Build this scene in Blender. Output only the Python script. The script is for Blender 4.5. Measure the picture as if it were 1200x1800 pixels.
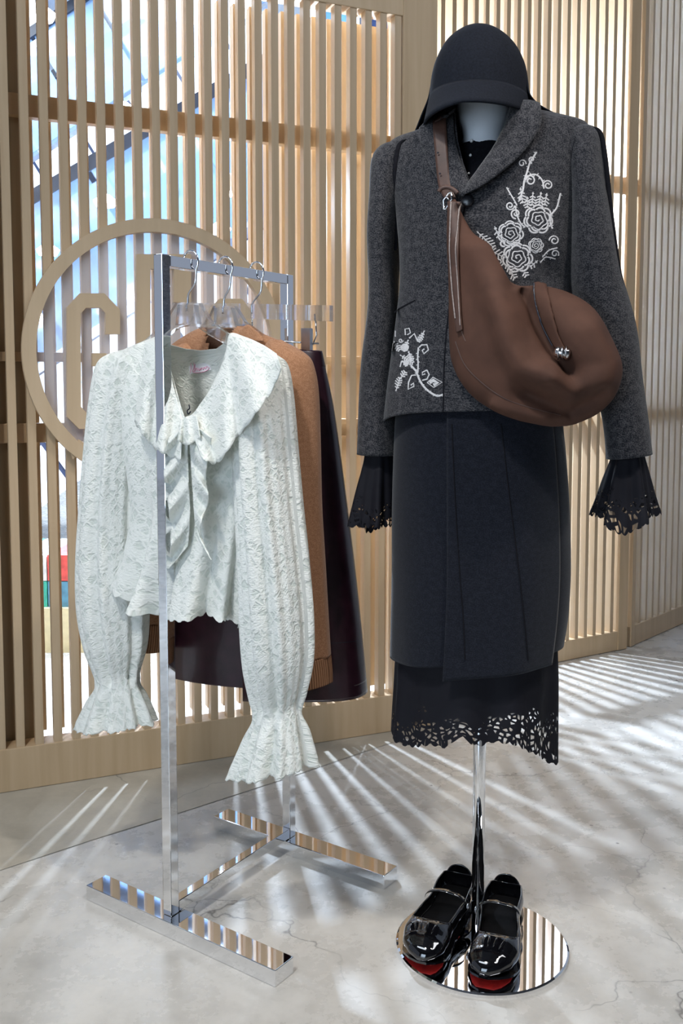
import bpy, bmesh, math, random
from mathutils import Vector, Matrix
from mathutils.geometry import tessellate_polygon
from mathutils.bvhtree import BVHTree
random.seed(7)
for o in list(bpy.data.objects): bpy.data.objects.remove(o, do_unlink=True)
scn = bpy.context.scene
COL = scn.collection

# ------------------------------------------------------------------ camera
IMG_W, IMG_H, F = 1200.0, 1800.0, 1700.0
PITCH = math.radians(4.5); HORIZON = 680.0; CAM_H = 1.0
Y0 = HORIZON + F*math.tan(PITCH)
cam_d = bpy.data.cameras.new('camera'); cam = bpy.data.objects.new('camera', cam_d); COL.objects.link(cam)
cam_d.sensor_fit = 'VERTICAL'; cam_d.sensor_height = 36.0; cam_d.lens = F/IMG_H*36.0
cam_d.shift_y = -(IMG_H/2 - Y0)/IMG_H
cam_d.clip_start = 0.05
cam.location = (0, 0, CAM_H); cam.rotation_euler = (math.pi/2 - PITCH, 0, 0)
scn.camera = cam
# ------------------------------------------------------------------ world, lights, exposure
w = bpy.data.worlds.new('world'); scn.world = w; w.use_nodes = True
w.node_tree.nodes['Background'].inputs[0].default_value = (0.70, 0.80, 1.0, 1)
w.node_tree.nodes['Background'].inputs[1].default_value = 0.4
scn.view_settings.view_transform = 'Standard'; scn.view_settings.look = 'None'
scn.view_settings.gamma = 1; scn.view_settings.use_curve_mapping = False
scn.view_settings.exposure = 0.0

def lamp(name, kind, loc, energy, color=(1,1,1), target=None, **kw):
    d = bpy.data.lights.new(name, kind); d.energy = energy; d.color = color
    for k, v in kw.items(): setattr(d, k, v)
    o = bpy.data.objects.new(name, d); COL.objects.link(o); o.location = loc
    if target is not None:
        o.rotation_euler = (Vector(target) - Vector(loc)).to_track_quat('-Z', 'Y').to_euler()
    return o
lamp('hall_flood_lamp', 'POINT', (-0.392, 3.53, 1.66), 260, (0.66, 0.80, 1.0), shadow_soft_size=0.022)
lamp('hall_side_lamp', 'POINT', (0.34, 4.0, 1.85), 300, (0.68, 0.81, 1.0), shadow_soft_size=0.022)
lamp('hall_ceiling_lamp', 'AREA', (-1.2, 6.6, 4.3), 450, (0.80, 0.90, 1.0), (-1.2, 6.6, 0), shape='RECTANGLE', size=6.0, size_y=3.5)
lamp('store_key_lamp', 'SPOT', (0.95, 0.55, 3.2), 92, (1.0, 0.93, 0.86), (0.32, 1.7, 0.9), spot_size=math.radians(46), spot_blend=0.7, shadow_soft_size=0.05)
lamp('store_rack_lamp', 'SPOT', (-0.75, 0.30, 3.1), 140, (1.0, 0.985, 0.95), (-0.25, 1.75, 0.75), spot_size=math.radians(46), spot_blend=0.8, shadow_soft_size=0.10)
lamp('store_ceiling_lamp', 'AREA', (-1.5, 0.2, 3.25), 26, (0.82, 0.90, 1.0), (-0.6, 1.6, 0.3), shape='RECTANGLE', size=1.6, size_y=0.5)
lamp('store_ceiling_lamp', 'AREA', (1.6, 0.6, 3.25), 28, (0.96, 0.97, 1.0), (0.8, 2.0, 0.3), shape='RECTANGLE', size=1.6, size_y=0.5)
lamp('panel_fill_lamp', 'AREA', (0.95, 4.75, 3.4), 170, (0.72, 0.85, 1.0), (1.55, 4.3, 1.6), shape='RECTANGLE', size=0.8, size_y=0.5)  # added fill without a fixture, brightens the frosted panel from behind
lamp('front_fill_lamp', 'AREA', (-1.9, -2.4, 1.15), 62, (0.66, 0.82, 1.0), (0.2, 1.7, 1.0), shape='RECTANGLE', size=1.6, size_y=1.8)  # added cool fill from behind the camera, no window there

# ------------------------------------------------------------------ pixel -> place
CP, SP = math.cos(PITCH), math.sin(PITCH)
CAM = Vector((0, 0, CAM_H))
def ray(px, py):
    u = (px-600.0)/F; v = -(py-Y0)/F
    return Vector((u, CP + v*SP, -SP + v*CP))
def G(px, py, z=0.0):
    d = ray(px, py); return CAM + d*((z-CAM_H)/d.z)
def W(px, py, depth):
    d = ray(px, py); return CAM + d*(depth/d.y)
class Frame:
    """upright plane through O with horizontal axis e (picture right) and normal n (towards the viewer)"""
    def __init__(s, O, ang):
        s.O = Vector(O); s.e = Vector((math.cos(ang), math.sin(ang), 0)); s.n = Vector((math.sin(ang), -math.cos(ang), 0))
    def hit(s, px, py, off=0.0):
        d = ray(px, py); return CAM + d*(((s.O + s.n*off - CAM).dot(s.n))/d.dot(s.n))
    def sz(s, px, py, off=0.0):
        p = s.hit(px, py, off); return (p-s.O).dot(s.e), p.z

# ------------------------------------------------------------------ material helpers
def nmat(name):
    m = bpy.data.materials.new(name); m.use_nodes = True
    nt = m.node_tree; return m, nt, nt.nodes['Principled BSDF']
def N(nt, typ, **kw):
    n = nt.nodes.new(typ)
    for k, v in kw.items():
        if hasattr(n, k): setattr(n, k, v)
        else: n.inputs[k].default_value = v
    return n
def L(nt, a, b): nt.links.new(a, b)
def ramp(nt, fac, stops):
    r = nt.nodes.new('ShaderNodeValToRGB'); el = r.color_ramp.elements
    while len(el) < len(stops): el.new(0.5)
    for e, (p, c) in zip(el, stops):
        e.position = p; e.color = (c[0], c[1], c[2], 1) if hasattr(c, '__len__') else (c, c, c, 1)
    L(nt, fac, r.inputs[0]); return r.outputs[0]
def coords(nt, kind, scale=(1,1,1)):
    t = nt.nodes.new('ShaderNodeTexCoord'); mp = nt.nodes.new('ShaderNodeMapping')
    mp.inputs['Scale'].default_value = scale; L(nt, t.outputs[kind], mp.inputs[0]); return mp.outputs[0]
def bump(nt, p, h, strength, dist=0.002):
    b = N(nt, 'ShaderNodeBump', Strength=strength, Distance=dist); L(nt, h, b.inputs['Height']); L(nt, b.outputs[0], p.inputs['Normal'])
def flat(name, c, rough=0.5, metal=0.0, noise=0.0, scale=30.0, coat=0.0, spec=0.5, bumpy=0.0, kind='Object'):
    m, nt, p = nmat(name)
    p.inputs['Roughness'].default_value = rough; p.inputs['Metallic'].default_value = metal
    p.inputs['Coat Weight'].default_value = coat; p.inputs['Specular IOR Level'].default_value = spec
    p.inputs['Base Color'].default_value = (*c, 1)
    nz = N(nt, 'ShaderNodeTexNoise', Scale=scale, Detail=4.0); L(nt, coords(nt, kind), nz.inputs['Vector'])
    k = noise
    L(nt, ramp(nt, nz.outputs['Fac'], [(0.3, [x*(1-k) for x in c]), (0.7, [min(1, x*(1+k)) for x in c])]), p.inputs['Base Color'])
    if bumpy: bump(nt, p, nz.outputs['Fac'], bumpy)
    return m
def emis(name, c, s):
    m, nt, p = nmat(name); p.inputs['Base Color'].default_value = (*c, 1)
    p.inputs['Emission Color'].default_value = (*c, 1); p.inputs['Emission Strength'].default_value = s; return m
def glassy(name, c, alpha, rough=0.05):
    m, nt, p = nmat(name); p.inputs['Base Color'].default_value = (*c, 1); p.inputs['Roughness'].default_value = rough
    p.inputs['Alpha'].default_value = alpha; return m

def wood_mat(name, c1, c2, c3):
    m, nt, p = nmat(name); p.inputs['Roughness'].default_value = 0.45
    oi = nt.nodes.new('ShaderNodeObjectInfo')
    v = coords(nt, 'Object', (40, 40, 2.2))
    add = N(nt, 'ShaderNodeVectorMath', operation='ADD'); L(nt, v, add.inputs[0]); L(nt, oi.outputs['Location'], add.inputs[1])
    nz = N(nt, 'ShaderNodeTexNoise', Scale=1.0, Detail=5.0, Distortion=0.4); L(nt, add.outputs[0], nz.inputs['Vector'])
    L(nt, ramp(nt, nz.outputs['Fac'], [(0.25, c1), (0.55, c2), (0.8, c3)]), p.inputs['Base Color'])
    bump(nt, p, nz.outputs['Fac'], 0.08, 0.001); return m
M = {}
M['wood'] = wood_mat('wood_pale_oak', (0.46, 0.325, 0.195), (0.53, 0.39, 0.245), (0.58, 0.435, 0.285))
M['wood_rail'] = wood_mat('wood_rail_oak', (0.48, 0.34, 0.20), (0.55, 0.40, 0.245), (0.59, 0.44, 0.28))
M['plywood'] = wood_mat('wood_back_board', (0.24, 0.17, 0.09), (0.29, 0.205, 0.115), (0.33, 0.235, 0.135))
M['sign_wood'] = wood_mat('sign_birch', (0.52, 0.385, 0.245), (0.56, 0.42, 0.27), (0.60, 0.45, 0.30))
M['white_paint'] = flat('white_paint', (0.78, 0.80, 0.84), 0.5, noise=0.03)
M['chrome'] = flat('polished_chrome', (0.86, 0.87, 0.89), 0.035, 1.0, noise=0.01, scale=8)
M['mirror'] = flat('mirror_steel', (0.90, 0.90, 0.92), 0.015, 1.0, noise=0.01, scale=8)
M['steel'] = flat('brushed_steel', (0.55, 0.54, 0.55), 0.28, 1.0, noise=0.08, scale=60)

# ------------------------------------------------------------------ mesh helpers
def mesh_obj(name, verts, faces, mat, parent=None, smooth=False, uvs=None):
    me = bpy.data.meshes.new(name); me.from_pydata([tuple(v) for v in verts], [], faces); me.update()
    if mat: me.materials.append(mat)
    if smooth: me.polygons.foreach_set('use_smooth', [True]*len(me.polygons))
    if uvs:
        ul = me.uv_layers.new(name='UVMap')
        for lp in me.loops: ul.data[lp.index].uv = uvs[lp.vertex_index]
    o = bpy.data.objects.new(name, me); COL.objects.link(o)
    if parent: o.parent = parent
    return o
def tag(o, label, cat, group=None, kind=None):
    o['label'] = label
    if cat: o['category'] = cat
    if group: o['group'] = group
    if kind: o['kind'] = kind
    return o
def sub(o, part):
    o.parent = part; o.matrix_parent_inverse = Matrix(); return o
def thing(name, label, cat, loc=(0,0,0), rotz=0.0, group=None):
    o = bpy.data.objects.new(name, None); COL.objects.link(o); o.location = loc; o.rotation_euler = (0, 0, rotz)
    o.empty_display_size = 0.05
    return tag(o, label, cat, group)
def world_child(o, parent):
    """parent a mesh that holds world coordinates below an empty without moving it"""
    o.parent = parent
    m = Matrix.Translation(parent.location) @ parent.rotation_euler.to_matrix().to_4x4()
    o.matrix_parent_inverse = m.inverted(); return o
BOXF = [(0,3,2,1),(4,5,6,7),(0,1,5,4),(1,2,6,5),(2,3,7,6),(3,0,4,7)]
def box_vf(x0,x1,y0,y1,z0,z1):
    return [(x0,y0,z0),(x1,y0,z0),(x1,y1,z0),(x0,y1,z0),(x0,y0,z1),(x1,y0,z1),(x1,y1,z1),(x0,y1,z1)], BOXF
def box(name, ext, mat, parent=None, bevel=0.0):
    v, f = box_vf(*ext)
    cx, cy, cz = (ext[0]+ext[1])/2, (ext[2]+ext[3])/2, ext[4]
    o = mesh_obj(name, [(a-cx, b-cy, c-cz) for a, b, c in v], f, mat, parent)
    o.location = (cx, cy, cz)
    if bevel:
        bm = bmesh.new(); bm.from_mesh(o.data); bmesh.ops.bevel(bm, geom=bm.edges[:], offset=bevel, segments=2, affect='EDGES', profile=0.5)
        bm.to_mesh(o.data); bm.free()
    return o
def copy_at(o, loc, parent=None):
    c = o.copy(); COL.objects.link(c); c.location = loc
    if parent: c.parent = parent
    return c
def tube_vf(pts, r, seg=10, closed=False, cap=True):
    pts = [Vector(p) for p in pts]; n = len(pts); V = []; Fc = []
    rr = r if hasattr(r, '__len__') else [r]*n
    up = None
    for i in range(n):
        a = pts[(i-1) % n] if (closed or i > 0) else pts[i]; b = pts[(i+1) % n] if (closed or i < n-1) else pts[i]
        t = (b-a).normalized()
        if up is None: up = t.orthogonal().normalized()
        up = (up - t*up.dot(t)).normalized() if (up - t*up.dot(t)).length > 1e-6 else t.orthogonal().normalized()
        sd = t.cross(up)
        for k in range(seg):
            a_ = 2*math.pi*k/seg; V.append(pts[i] + (up*math.cos(a_) + sd*math.sin(a_))*rr[i])
    m = n if closed else n-1
    for i in range(m):
        for k in range(seg):
            j = (i+1) % n; Fc.append((i*seg+k, i*seg+(k+1) % seg, j*seg+(k+1) % seg, j*seg+k))
    if not closed and cap:
        Fc.append(tuple(range(seg-1, -1, -1))); Fc.append(tuple((n-1)*seg+k for k in range(seg)))
    return V, Fc
def tube(name, pts, r, mat, parent=None, seg=10, closed=False):
    v, f = tube_vf(pts, r, seg, closed); return mesh_obj(name, v, f, mat, parent, True)
def cr(a, b, c, d, t):
    return 0.5*((2*b) + (c-a)*t + (2*a-5*b+4*c-d)*t*t + (3*b-a-3*c+d)*t*t*t)
def spline(pts, n):
    """catmull-rom through tuples / vectors, n samples"""
    P = [tuple(p) for p in pts]; k = len(P); out = []
    for i in range(n):
        x = i/(n-1)*(k-1); j = min(int(x), k-2); t = x-j
        a, b, c, d = P[max(j-1, 0)], P[j], P[j+1], P[min(j+2, k-1)]
        out.append(tuple(cr(a[q], b[q], c[q], d[q], t) for q in range(len(b))))
    return out
def sgnpow(x, p): return math.copysign(abs(x)**p, x)
def in_poly(x, y, P):
    c = False; j = len(P)-1
    for i in range(len(P)):
        if (P[i][1] > y) != (P[j][1] > y) and x < (P[j][0]-P[i][0])*(y-P[i][1])/(P[j][1]-P[i][1]) + P[i][0]: c = not c
        j = i
    return c
def solid(o, th, off=1.0):
    md = o.modifiers.new('thickness', 'SOLIDIFY'); md.thickness = th; md.offset = off; return o
def loft(name, fr, rows, mat, parent=None, rowsN=60, seg=72, ex=2.3, disp=None, drop=None, caps=(False, False), th=0.0, trange=None, cut=None, off=0.0):
    """rows: (xl, yl, xr, yr, half_depth[, shift to the viewer]) read in pixels on the frame's plane; rings across them"""
    R = []
    for r in rows:
        sh = (r[5] if len(r) > 5 else 0.0) + off
        a = fr.hit(r[0], r[1], sh); b = fr.hit(r[2], r[3], sh)
        R.append((*a, *b, r[4], r[0], r[1], r[2], r[3]))
    S = spline(R, rowsN)
    t0, t1 = trange if trange else (0.0, 2*math.pi)
    closed = trange is None
    nseg = seg if closed else seg+1
    V, UV, PX = [], [], []
    mids = [(Vector(s[0:3])+Vector(s[3:6]))/2 for s in S]
    vv = [0.0]*rowsN
    for i in range(rowsN-2, -1, -1): vv[i] = vv[i+1] + (mids[i]-mids[i+1]).length
    for i, s in enumerate(S):
        a = Vector(s[0:3]); b = Vector(s[3:6]); mid = (a+b)/2; h = (b-a)/2; hd = max(s[6], 0.0005); t = i/(rowsN-1)
        wd = h.length
        for k in range(nseg):
            th_ = t0 + (t1-t0)*k/seg
            c, d = sgnpow(math.cos(th_), 2/ex), sgnpow(math.sin(th_), 2/ex)
            px = (s[7]+s[9])/2 + c*(s[9]-s[7])/2; py = (s[8]+s[10])/2 + c*(s[10]-s[8])/2
            p = mid + h*c + fr.n*(hd*d)
            if disp:
                q = disp(t, th_, px, py)
                p = p + (fr.e*math.cos(th_) + fr.n*math.sin(th_))*q
            if drop: p = p - Vector((0, 0, drop(t, th_, px, py)))
            V.append(p); UV.append((th_/(2*math.pi)*4*(wd*0.9+hd*0.6), vv[i])); PX.append((px, py, math.sin(th_)))
    Fc = []
    for i in range(rowsN-1):
        for k in range(seg):
            k2 = (k+1) % nseg
            if cut:
                ids = (i*nseg+k, i*nseg+k2, (i+1)*nseg+k2, (i+1)*nseg+k)
                if cut(sum(PX[q][0] for q in ids)/4, sum(PX[q][1] for q in ids)/4, sum(PX[q][2] for q in ids)/4): continue
            Fc.append((i*nseg+k, (i+1)*nseg+k, (i+1)*nseg+k2, i*nseg+k2))
    if caps[0]: Fc.append(tuple(range(nseg)))
    if caps[1]: Fc.append(tuple((rowsN-1)*nseg+k for k in range(nseg-1, -1, -1)))
    o = mesh_obj(name, V, Fc, mat, None, True, UV)
    if parent: world_child(o, parent)
    if th: solid(o, th, 0.0)
    return o
def clean_cut(o, fr, poly, front=True):
    """trim an opening out of a cloth: split it along the pixel outline, then drop what lies inside"""
    bm = bmesh.new(); bm.from_mesh(o.data)
    sgn_ = 1 if front else -1
    xs = [p[0] for p in poly]; ys = [p[1] for p in poly]
    def pix(c):
        d = c - CAM; z = d.y*CP - d.z*SP; return 600 + F*d.x/z, Y0 - F*(d.y*SP + d.z*CP)/z
    def near(f):
        c = f.calc_center_median()
        if (c-fr.O).dot(fr.n)*sgn_ < 0.004: return False
        x, y = pix(c); return min(xs)-25 < x < max(xs)+25 and min(ys)-25 < y < max(ys)+25
    for (x0, y0), (x1, y1) in zip(poly, poly[1:]+poly[:1]):
        a, b = ray(x0, y0), ray(x1, y1); nrm = a.cross(b)
        if nrm.length < 1e-9: continue
        fs = [f for f in bm.faces if near(f)]
        g = set(fs)
        for f in fs: g.update(f.edges); g.update(f.verts)
        bmesh.ops.bisect_plane(bm, geom=list(g), plane_co=CAM, plane_no=nrm.normalized(), dist=1e-7)
    dead = []
    for f in bm.faces:
        if near(f):
            x, y = pix(f.calc_center_median())
            if in_poly(x, y, poly): dead.append(f)
    bmesh.ops.delete(bm, geom=dead, context='FACES'); bm.to_mesh(o.data); bm.free()
    o.data.polygons.foreach_set('use_smooth', [True]*len(o.data.polygons)); return o
def bvh_of(*objs):
    V, Fc = [], []
    for o in objs:
        b = len(V); V += [v.co.copy() for v in o.data.vertices]; Fc += [tuple(b+i for i in p.vertices) for p in o.data.polygons]
    return BVHTree.FromPolygons(V, Fc)
def lay(bvh, px, py, lift, fallback=None):
    d = ray(px, py).normalized(); r = bvh.ray_cast(CAM, d)
    if r[0] is None:
        return fallback.hit(px, py) if fallback else None
    n = r[1]
    if n.dot(d) > 0: n = -n
    return r[0] + n*lift
def ribbon_on(bvh, poly, width, lift, fallback=None, samples=None, dome=0.0008):
    """strip laid on a surface along a pixel polyline; returns verts, faces"""
    P = poly if samples is None else spline(poly, samples)
    V, Fc = [], []; n = len(P)
    for i, p in enumerate(P):
        a = P[max(i-1, 0)]; b = P[min(i+1, n-1)]
        tx, ty = b[0]-a[0], b[1]-a[1]; l = math.hypot(tx, ty) or 1
        wd = width if not hasattr(width, '__len__') else width[0] + (width[1]-width[0])*i/(n-1)
        nx, ny = -ty/l*wd/2, tx/l*wd/2
        q = [lay(bvh, p[0]+nx, p[1]+ny, lift, fallback), lay(bvh, p[0], p[1], lift+dome, fallback), lay(bvh, p[0]-nx, p[1]-ny, lift, fallback)]
        if any(x is None for x in q): 
            if len(V) >= 3: q = [Vector(x) for x in V[-3:]]
            else: continue
        V += q
    m = len(V)//3
    for i in range(m-1):
        for k in range(2): Fc.append((i*3+k, i*3+k+1, (i+1)*3+k+1, (i+1)*3+k))
    return V, Fc
def patch_on(name, bvh, left, right, mat, parent, lift, na=30, nb=10, th=0.003, fallback=None, bulge=0.0, roll=0.0):
    """panel laid on a surface between two pixel polylines"""
    A, B = spline(left, na), spline(right, na); V, Fc, UV = [], [], []
    for i in range(na):
        for j in range(nb):
            t = j/(nb-1); x = A[i][0]*(1-t)+B[i][0]*t; y = A[i][1]*(1-t)+B[i][1]*t
            p = lay(bvh, x, y, lift + bulge*math.sin(math.pi*t) + roll*(t if roll > 0 else t-1), fallback)
            if p is None: p = V[-1] if V else CAM
            V.append(p); UV.append((x*0.001, -y*0.001))
    for i in range(na-1):
        for j in range(nb-1): Fc.append((i*nb+j, i*nb+j+1, (i+1)*nb+j+1, (i+1)*nb+j))
    o = mesh_obj(name, V, Fc, mat, None, True, UV); world_child(o, parent); solid(o, th, 0.0); return o
def sheet(name, fr, top, bot, mat, parent, na=60, nb=16, off0=0.0, off1=0.02, rip=0.012, cyc=6, th=0.0015, ph=0.0, scal=0.0):
    """ruffle hung between two pixel polylines on a frame"""
    A, B = spline(top, na), spline(bot, na); V, Fc, UV = [], [], []
    for i in range(na):
        u = i/(na-1)
        for j in range(nb):
            t = j/(nb-1); x = A[i][0]*(1-t)+B[i][0]*t; y = A[i][1]*(1-t)+B[i][1]*t
            y += scal*abs(math.sin(u*math.pi*cyc*3))*t
            o_ = off0 + (off1-off0)*t + rip*(t**0.8)*math.sin(u*2*math.pi*cyc + ph + 1.2*math.sin(3*u)) 
            V.append(fr.hit(x, y, o_)); UV.append((x*0.00105, -y*0.00105))
    for i in range(na-1):
        for j in range(nb-1): Fc.append((i*nb+j, (i+1)*nb+j, (i+1)*nb+j+1, i*nb+j+1))
    o = mesh_obj(name, V, Fc, mat, None, True, UV); world_child(o, parent)
    if th: solid(o, th, 0.0)
    return o

# ================================================================== floor
def floor_mat(name, base, strip):
    m, nt, p = nmat(name)
    v = coords(nt, 'Object')
    n1 = N(nt, 'ShaderNodeTexNoise', Scale=1.3, Detail=7.0, Roughness=0.62, Distortion=0.6); L(nt, v, n1.inputs['Vector'])
    n2 = N(nt, 'ShaderNodeTexNoise', Scale=9.0, Detail=6.0, Roughness=0.7); L(nt, v, n2.inputs['Vector'])
    a = ramp(nt, n1.outputs['Fac'], [(0.28, [x*0.74 for x in base]), (0.5, base), (0.72, [min(1, x*1.18) for x in base])])
    b = ramp(nt, n2.outputs['Fac'], [(0.3, 0.80), (0.62, 1.04)])
    mx = N(nt, 'ShaderNodeMix', data_type='RGBA', blend_type='MULTIPLY'); mx.inputs[0].default_value = 1.0
    L(nt, a, mx.inputs[6]); L(nt, b, mx.inputs[7])
    # hairline cracks
    dn = N(nt, 'ShaderNodeTexNoise', Scale=3.0, Detail=5.0); L(nt, v, dn.inputs['Vector'])
    va = N(nt, 'ShaderNodeMix', data_type='VECTOR'); va.inputs[0].default_value = 0.32
    L(nt, v, va.inputs[4]); L(nt, dn.outputs['Color'], va.inputs[5])
    vo = N(nt, 'ShaderNodeTexVoronoi', feature='DISTANCE_TO_EDGE', Scale=3.4); L(nt, va.outputs[1], vo.inputs['Vector'])
    ms = N(nt, 'ShaderNodeTexNoise', Scale=2.2, Detail=2.0); L(nt, v, ms.inputs['Vector'])
    cr_ = ramp(nt, vo.outputs['Distance'], [(0.0, 1.0), (0.006, 0.0)])
    mk = ramp(nt, ms.outputs['Fac'], [(0.46, 0.0), (0.58, 0.75)])
    mu = N(nt, 'ShaderNodeMath', operation='MULTIPLY'); L(nt, cr_, mu.inputs[0]); L(nt, mk, mu.inputs[1])
    mx2 = N(nt, 'ShaderNodeMix', data_type='RGBA'); L(nt, mu.outputs[0], mx2.inputs[0]); L(nt, mx.outputs[2], mx2.inputs[6])
    mx2.inputs[7].default_value = (0.10, 0.095, 0.09, 1)
    # small dark pits
    pv = N(nt, 'ShaderNodeTexVoronoi', Scale=11.0); L(nt, v, pv.inputs['Vector'])
    pr = ramp(nt, pv.outputs['Distance'], [(0.03, 0.8), (0.055, 0.0)])
    mx3 = N(nt, 'ShaderNodeMix', data_type='RGBA'); L(nt, pr, mx3.inputs[0]); L(nt, mx2.outputs[2], mx3.inputs[6]); mx3.inputs[7].default_value = (0.13, 0.12, 0.11, 1)
    L(nt, mx3.outputs[2], p.inputs['Base Color'])
    p.inputs['Specular IOR Level'].default_value = 0.5
    L(nt, ramp(nt, n2.outputs['Fac'], [(0.3, 0.20 if not strip else 0.4), (0.7, 0.36 if not strip else 0.6)]), p.inputs['Roughness'])
    bump(nt, p, n2.outputs['Fac'], 0.06 if not strip else 0.25, 0.004)
    return m
M['floor'] = floor_mat('polished_concrete', (0.57, 0.545, 0.50), False)
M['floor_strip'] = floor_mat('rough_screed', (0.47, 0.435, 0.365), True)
o = mesh_obj('floor', [(-9,-4,0),(9,-4,0),(9,14,0),(-9,14,0)], [(0,1,2,3)], M['floor'])
tag(o, 'grey polished concrete floor with fine cracks and light streaks', None, kind='structure')
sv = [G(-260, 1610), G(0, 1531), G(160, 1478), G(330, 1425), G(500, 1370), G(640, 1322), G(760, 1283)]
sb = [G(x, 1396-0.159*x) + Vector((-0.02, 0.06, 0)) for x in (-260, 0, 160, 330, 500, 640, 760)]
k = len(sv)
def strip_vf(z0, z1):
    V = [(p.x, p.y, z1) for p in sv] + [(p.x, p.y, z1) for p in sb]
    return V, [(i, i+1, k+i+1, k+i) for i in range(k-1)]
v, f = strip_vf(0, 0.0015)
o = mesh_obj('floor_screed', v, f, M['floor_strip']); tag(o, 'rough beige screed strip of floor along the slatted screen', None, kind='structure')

M['store_dark'] = flat('store_dark_paint', (0.055, 0.055, 0.06), 0.7, noise=0.1, scale=2)
o = box('ceiling', (-4.5, 5.0, -3.2, 3.0, 3.45, 3.55), M['store_dark']); o.name = 'ceiling_store'; tag(o, 'dark ceiling of the shop in front of the screen', None, kind='structure')
o = box('wall_front', (-4.5, 5.0, -3.3, -3.2, 0, 3.45), M['store_dark']); tag(o, 'dark shop wall facing the screen', None, kind='structure')
o = box('wall_right', (5.0, 5.1, -3.2, 3.0, 0, 3.45), M['store_dark']); tag(o, 'dark shop side wall', None, kind='structure')
# ================================================================== slatted screens
def screen(label, A, B, x0, x1, height, pitch, sw, sd, back_off, rails, mat, first, name='slatted_screen', group=None,
           posts=(), rail_h=0.11, rail_t=0.06, top=None, back=True, board=None, sheet_back=None, rail_y=0.055):
    """A, B: two floor points of the front face; local x runs along it, local y away from the viewer"""
    a = math.atan2(B.y-A.y, B.x-A.x)
    t = thing(name, label, 'screen', (A.x, A.y, 0), a, group)
    box('bottom_rail', (x0, x1, 0.0, rail_t, 0.002, rail_h), M['wood_rail'], t, 0.002)
    if top: box('top_rail', (x0, x1, 0.0, rail_t, top, top+0.22), M['wood_rail'], t, 0.002)
    hi = (top if top else height)
    for (p0, p1, dp) in posts: box('post', (p0, p1, -0.003, dp, 0.0 if dp < rail_t else 0.002, hi+0.2), M['wood_rail'], t, 0.002)
    for (z0, z1) in rails: box('mid_rail', (x0, x1, rail_y, rail_y+0.03, z0, z1), M['wood_rail'], t, 0.0015)
    v, f = box_vf(-sw/2, sw/2, 0.004, sd, 0, hi-rail_h)
    proto = None
    def blocked(x): return any(p0-sw*0.6 < x < p1+sw*0.6 for p0, p1, _ in posts)
    layers = [(0.0, 0.0)] + ([(back_off, pitch*0.42)] if back else [])
    for (yo, xo) in layers:
        x = first + xo - pitch*math.ceil((first + xo - x0)/pitch) 
        while x < x1:
            if x > x0+0.005 and not (yo == 0.0 and blocked(x)):
                if proto is None:
                    proto = mesh_obj('slat', v, f, mat, t); proto.location = (x, yo, rail_h)
                else: copy_at(proto, (x, yo, rail_h), t)
            x += pitch
    if board: box('back_board', (board[0], board[1], board[2], board[2]+0.018, 0.0, hi+0.1), M['plywood'], t)
    if sheet_back: box('frosted_sheet', (x0, x1, sheet_back, sheet_back+0.004, rail_h-0.03, hi), M['frosted'], t)
    return t, a
m, nt, p = nmat('frosted_acrylic'); p.inputs['Base Color'].default_value = (0.72, 0.80, 0.90, 1); p.inputs['Roughness'].default_value = 0.35
p.inputs['Transmission Weight'].default_value = 0.0; p.inputs['Subsurface Weight'].default_value = 0.0
tr = N(nt, 'ShaderNodeBsdfTranslucent'); tr.inputs[0].default_value = (0.75, 0.83, 0.95, 1)
ms_ = nt.nodes.new('ShaderNodeMixShader'); ms_.inputs[0].default_value = 0.55
L(nt, p.outputs[0], ms_.inputs[1]); L(nt, tr.outputs[0], ms_.inputs[2]); L(nt, ms_.outputs[0], nt.nodes['Material Output'].inputs[0])
M['frosted'] = m

SA, SB = G(0, 1396), G(680, 1288)
SANG = math.atan2(SB.y-SA.y, SB.x-SA.x)
SF = Frame(SA, SANG)
def sx(px, py): return SF.sz(px, py)[0]
def szz(px, py): return SF.sz(px, py)[1]
x_end = sx(766, 300); x_post = sx(707, 300); x_b0 = sx(53, 300); pitch1 = sx(113.5, 300)-sx(79.5, 300)
rails1 = [(szz(340, 188), szz(340, 226)+0.0) , (szz(20, 634), szz(20, 617)), (szz(300, 775), szz(300, 742))]
rails1 = [(min(a, b), max(a, b)) for a, b in rails1]
top1 = szz(640, 16)
screen('tall pale oak slatted screen holding the round monogram sign', SA, SB, -0.55, x_end, 2.4, pitch1, 0.020, 0.030, 0.10, rails1, M['wood'], sx(79.5, 300),
       posts=((x_post, x_end, 0.10),), top=top1, board=(-0.55, x_b0, 0.075))
# right-hand screens
A1, B1 = G(980, 1165), G(1095, 1142)
RF = Frame(A1, math.atan2(B1.y-A1.y, B1.x-A1.x))
def rx(px, py): return RF.sz(px, py)
r_end = rx(1113, 600)[0]; r_p0 = rx(1097, 600)[0]; r_start = rx(740, 600)[0]
pr = rx(1032, 200)[0]-rx(1015.5, 200)[0]
railsR = [(rx(1080, 331)[1], rx(1080, 304)[1]), (rx(1040, 747)[1], rx(1040, 720)[1])]
screen('pale slatted screen panel standing just behind the mannequin', A1, B1, r_start, r_end, 3.0, pr, 0.016, 0.048, 0.1, railsR, M['wood'], rx(1015.5, 200)[0],
       posts=((r_p0, r_end, 0.06),), back=False, rail_h=0.075, rail_y=0.05)
C1 = A1 + RF.e*(r_end+0.002)
D1 = G(1200, 1097)
TF = Frame(C1, math.atan2(D1.y-C1.y, D1.x-C1.x))
q0 = TF.sz(1140, 500)[0]; q1 = TF.sz(1151.5, 500)[0]
railsT = [(TF.sz(1150, 348)[1], TF.sz(1150, 327)[1]), (TF.sz(1160, 742)[1], TF.sz(1160, 716)[1])]
railsT = [(min(a,b), max(a,b)) for a,b in railsT]
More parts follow.
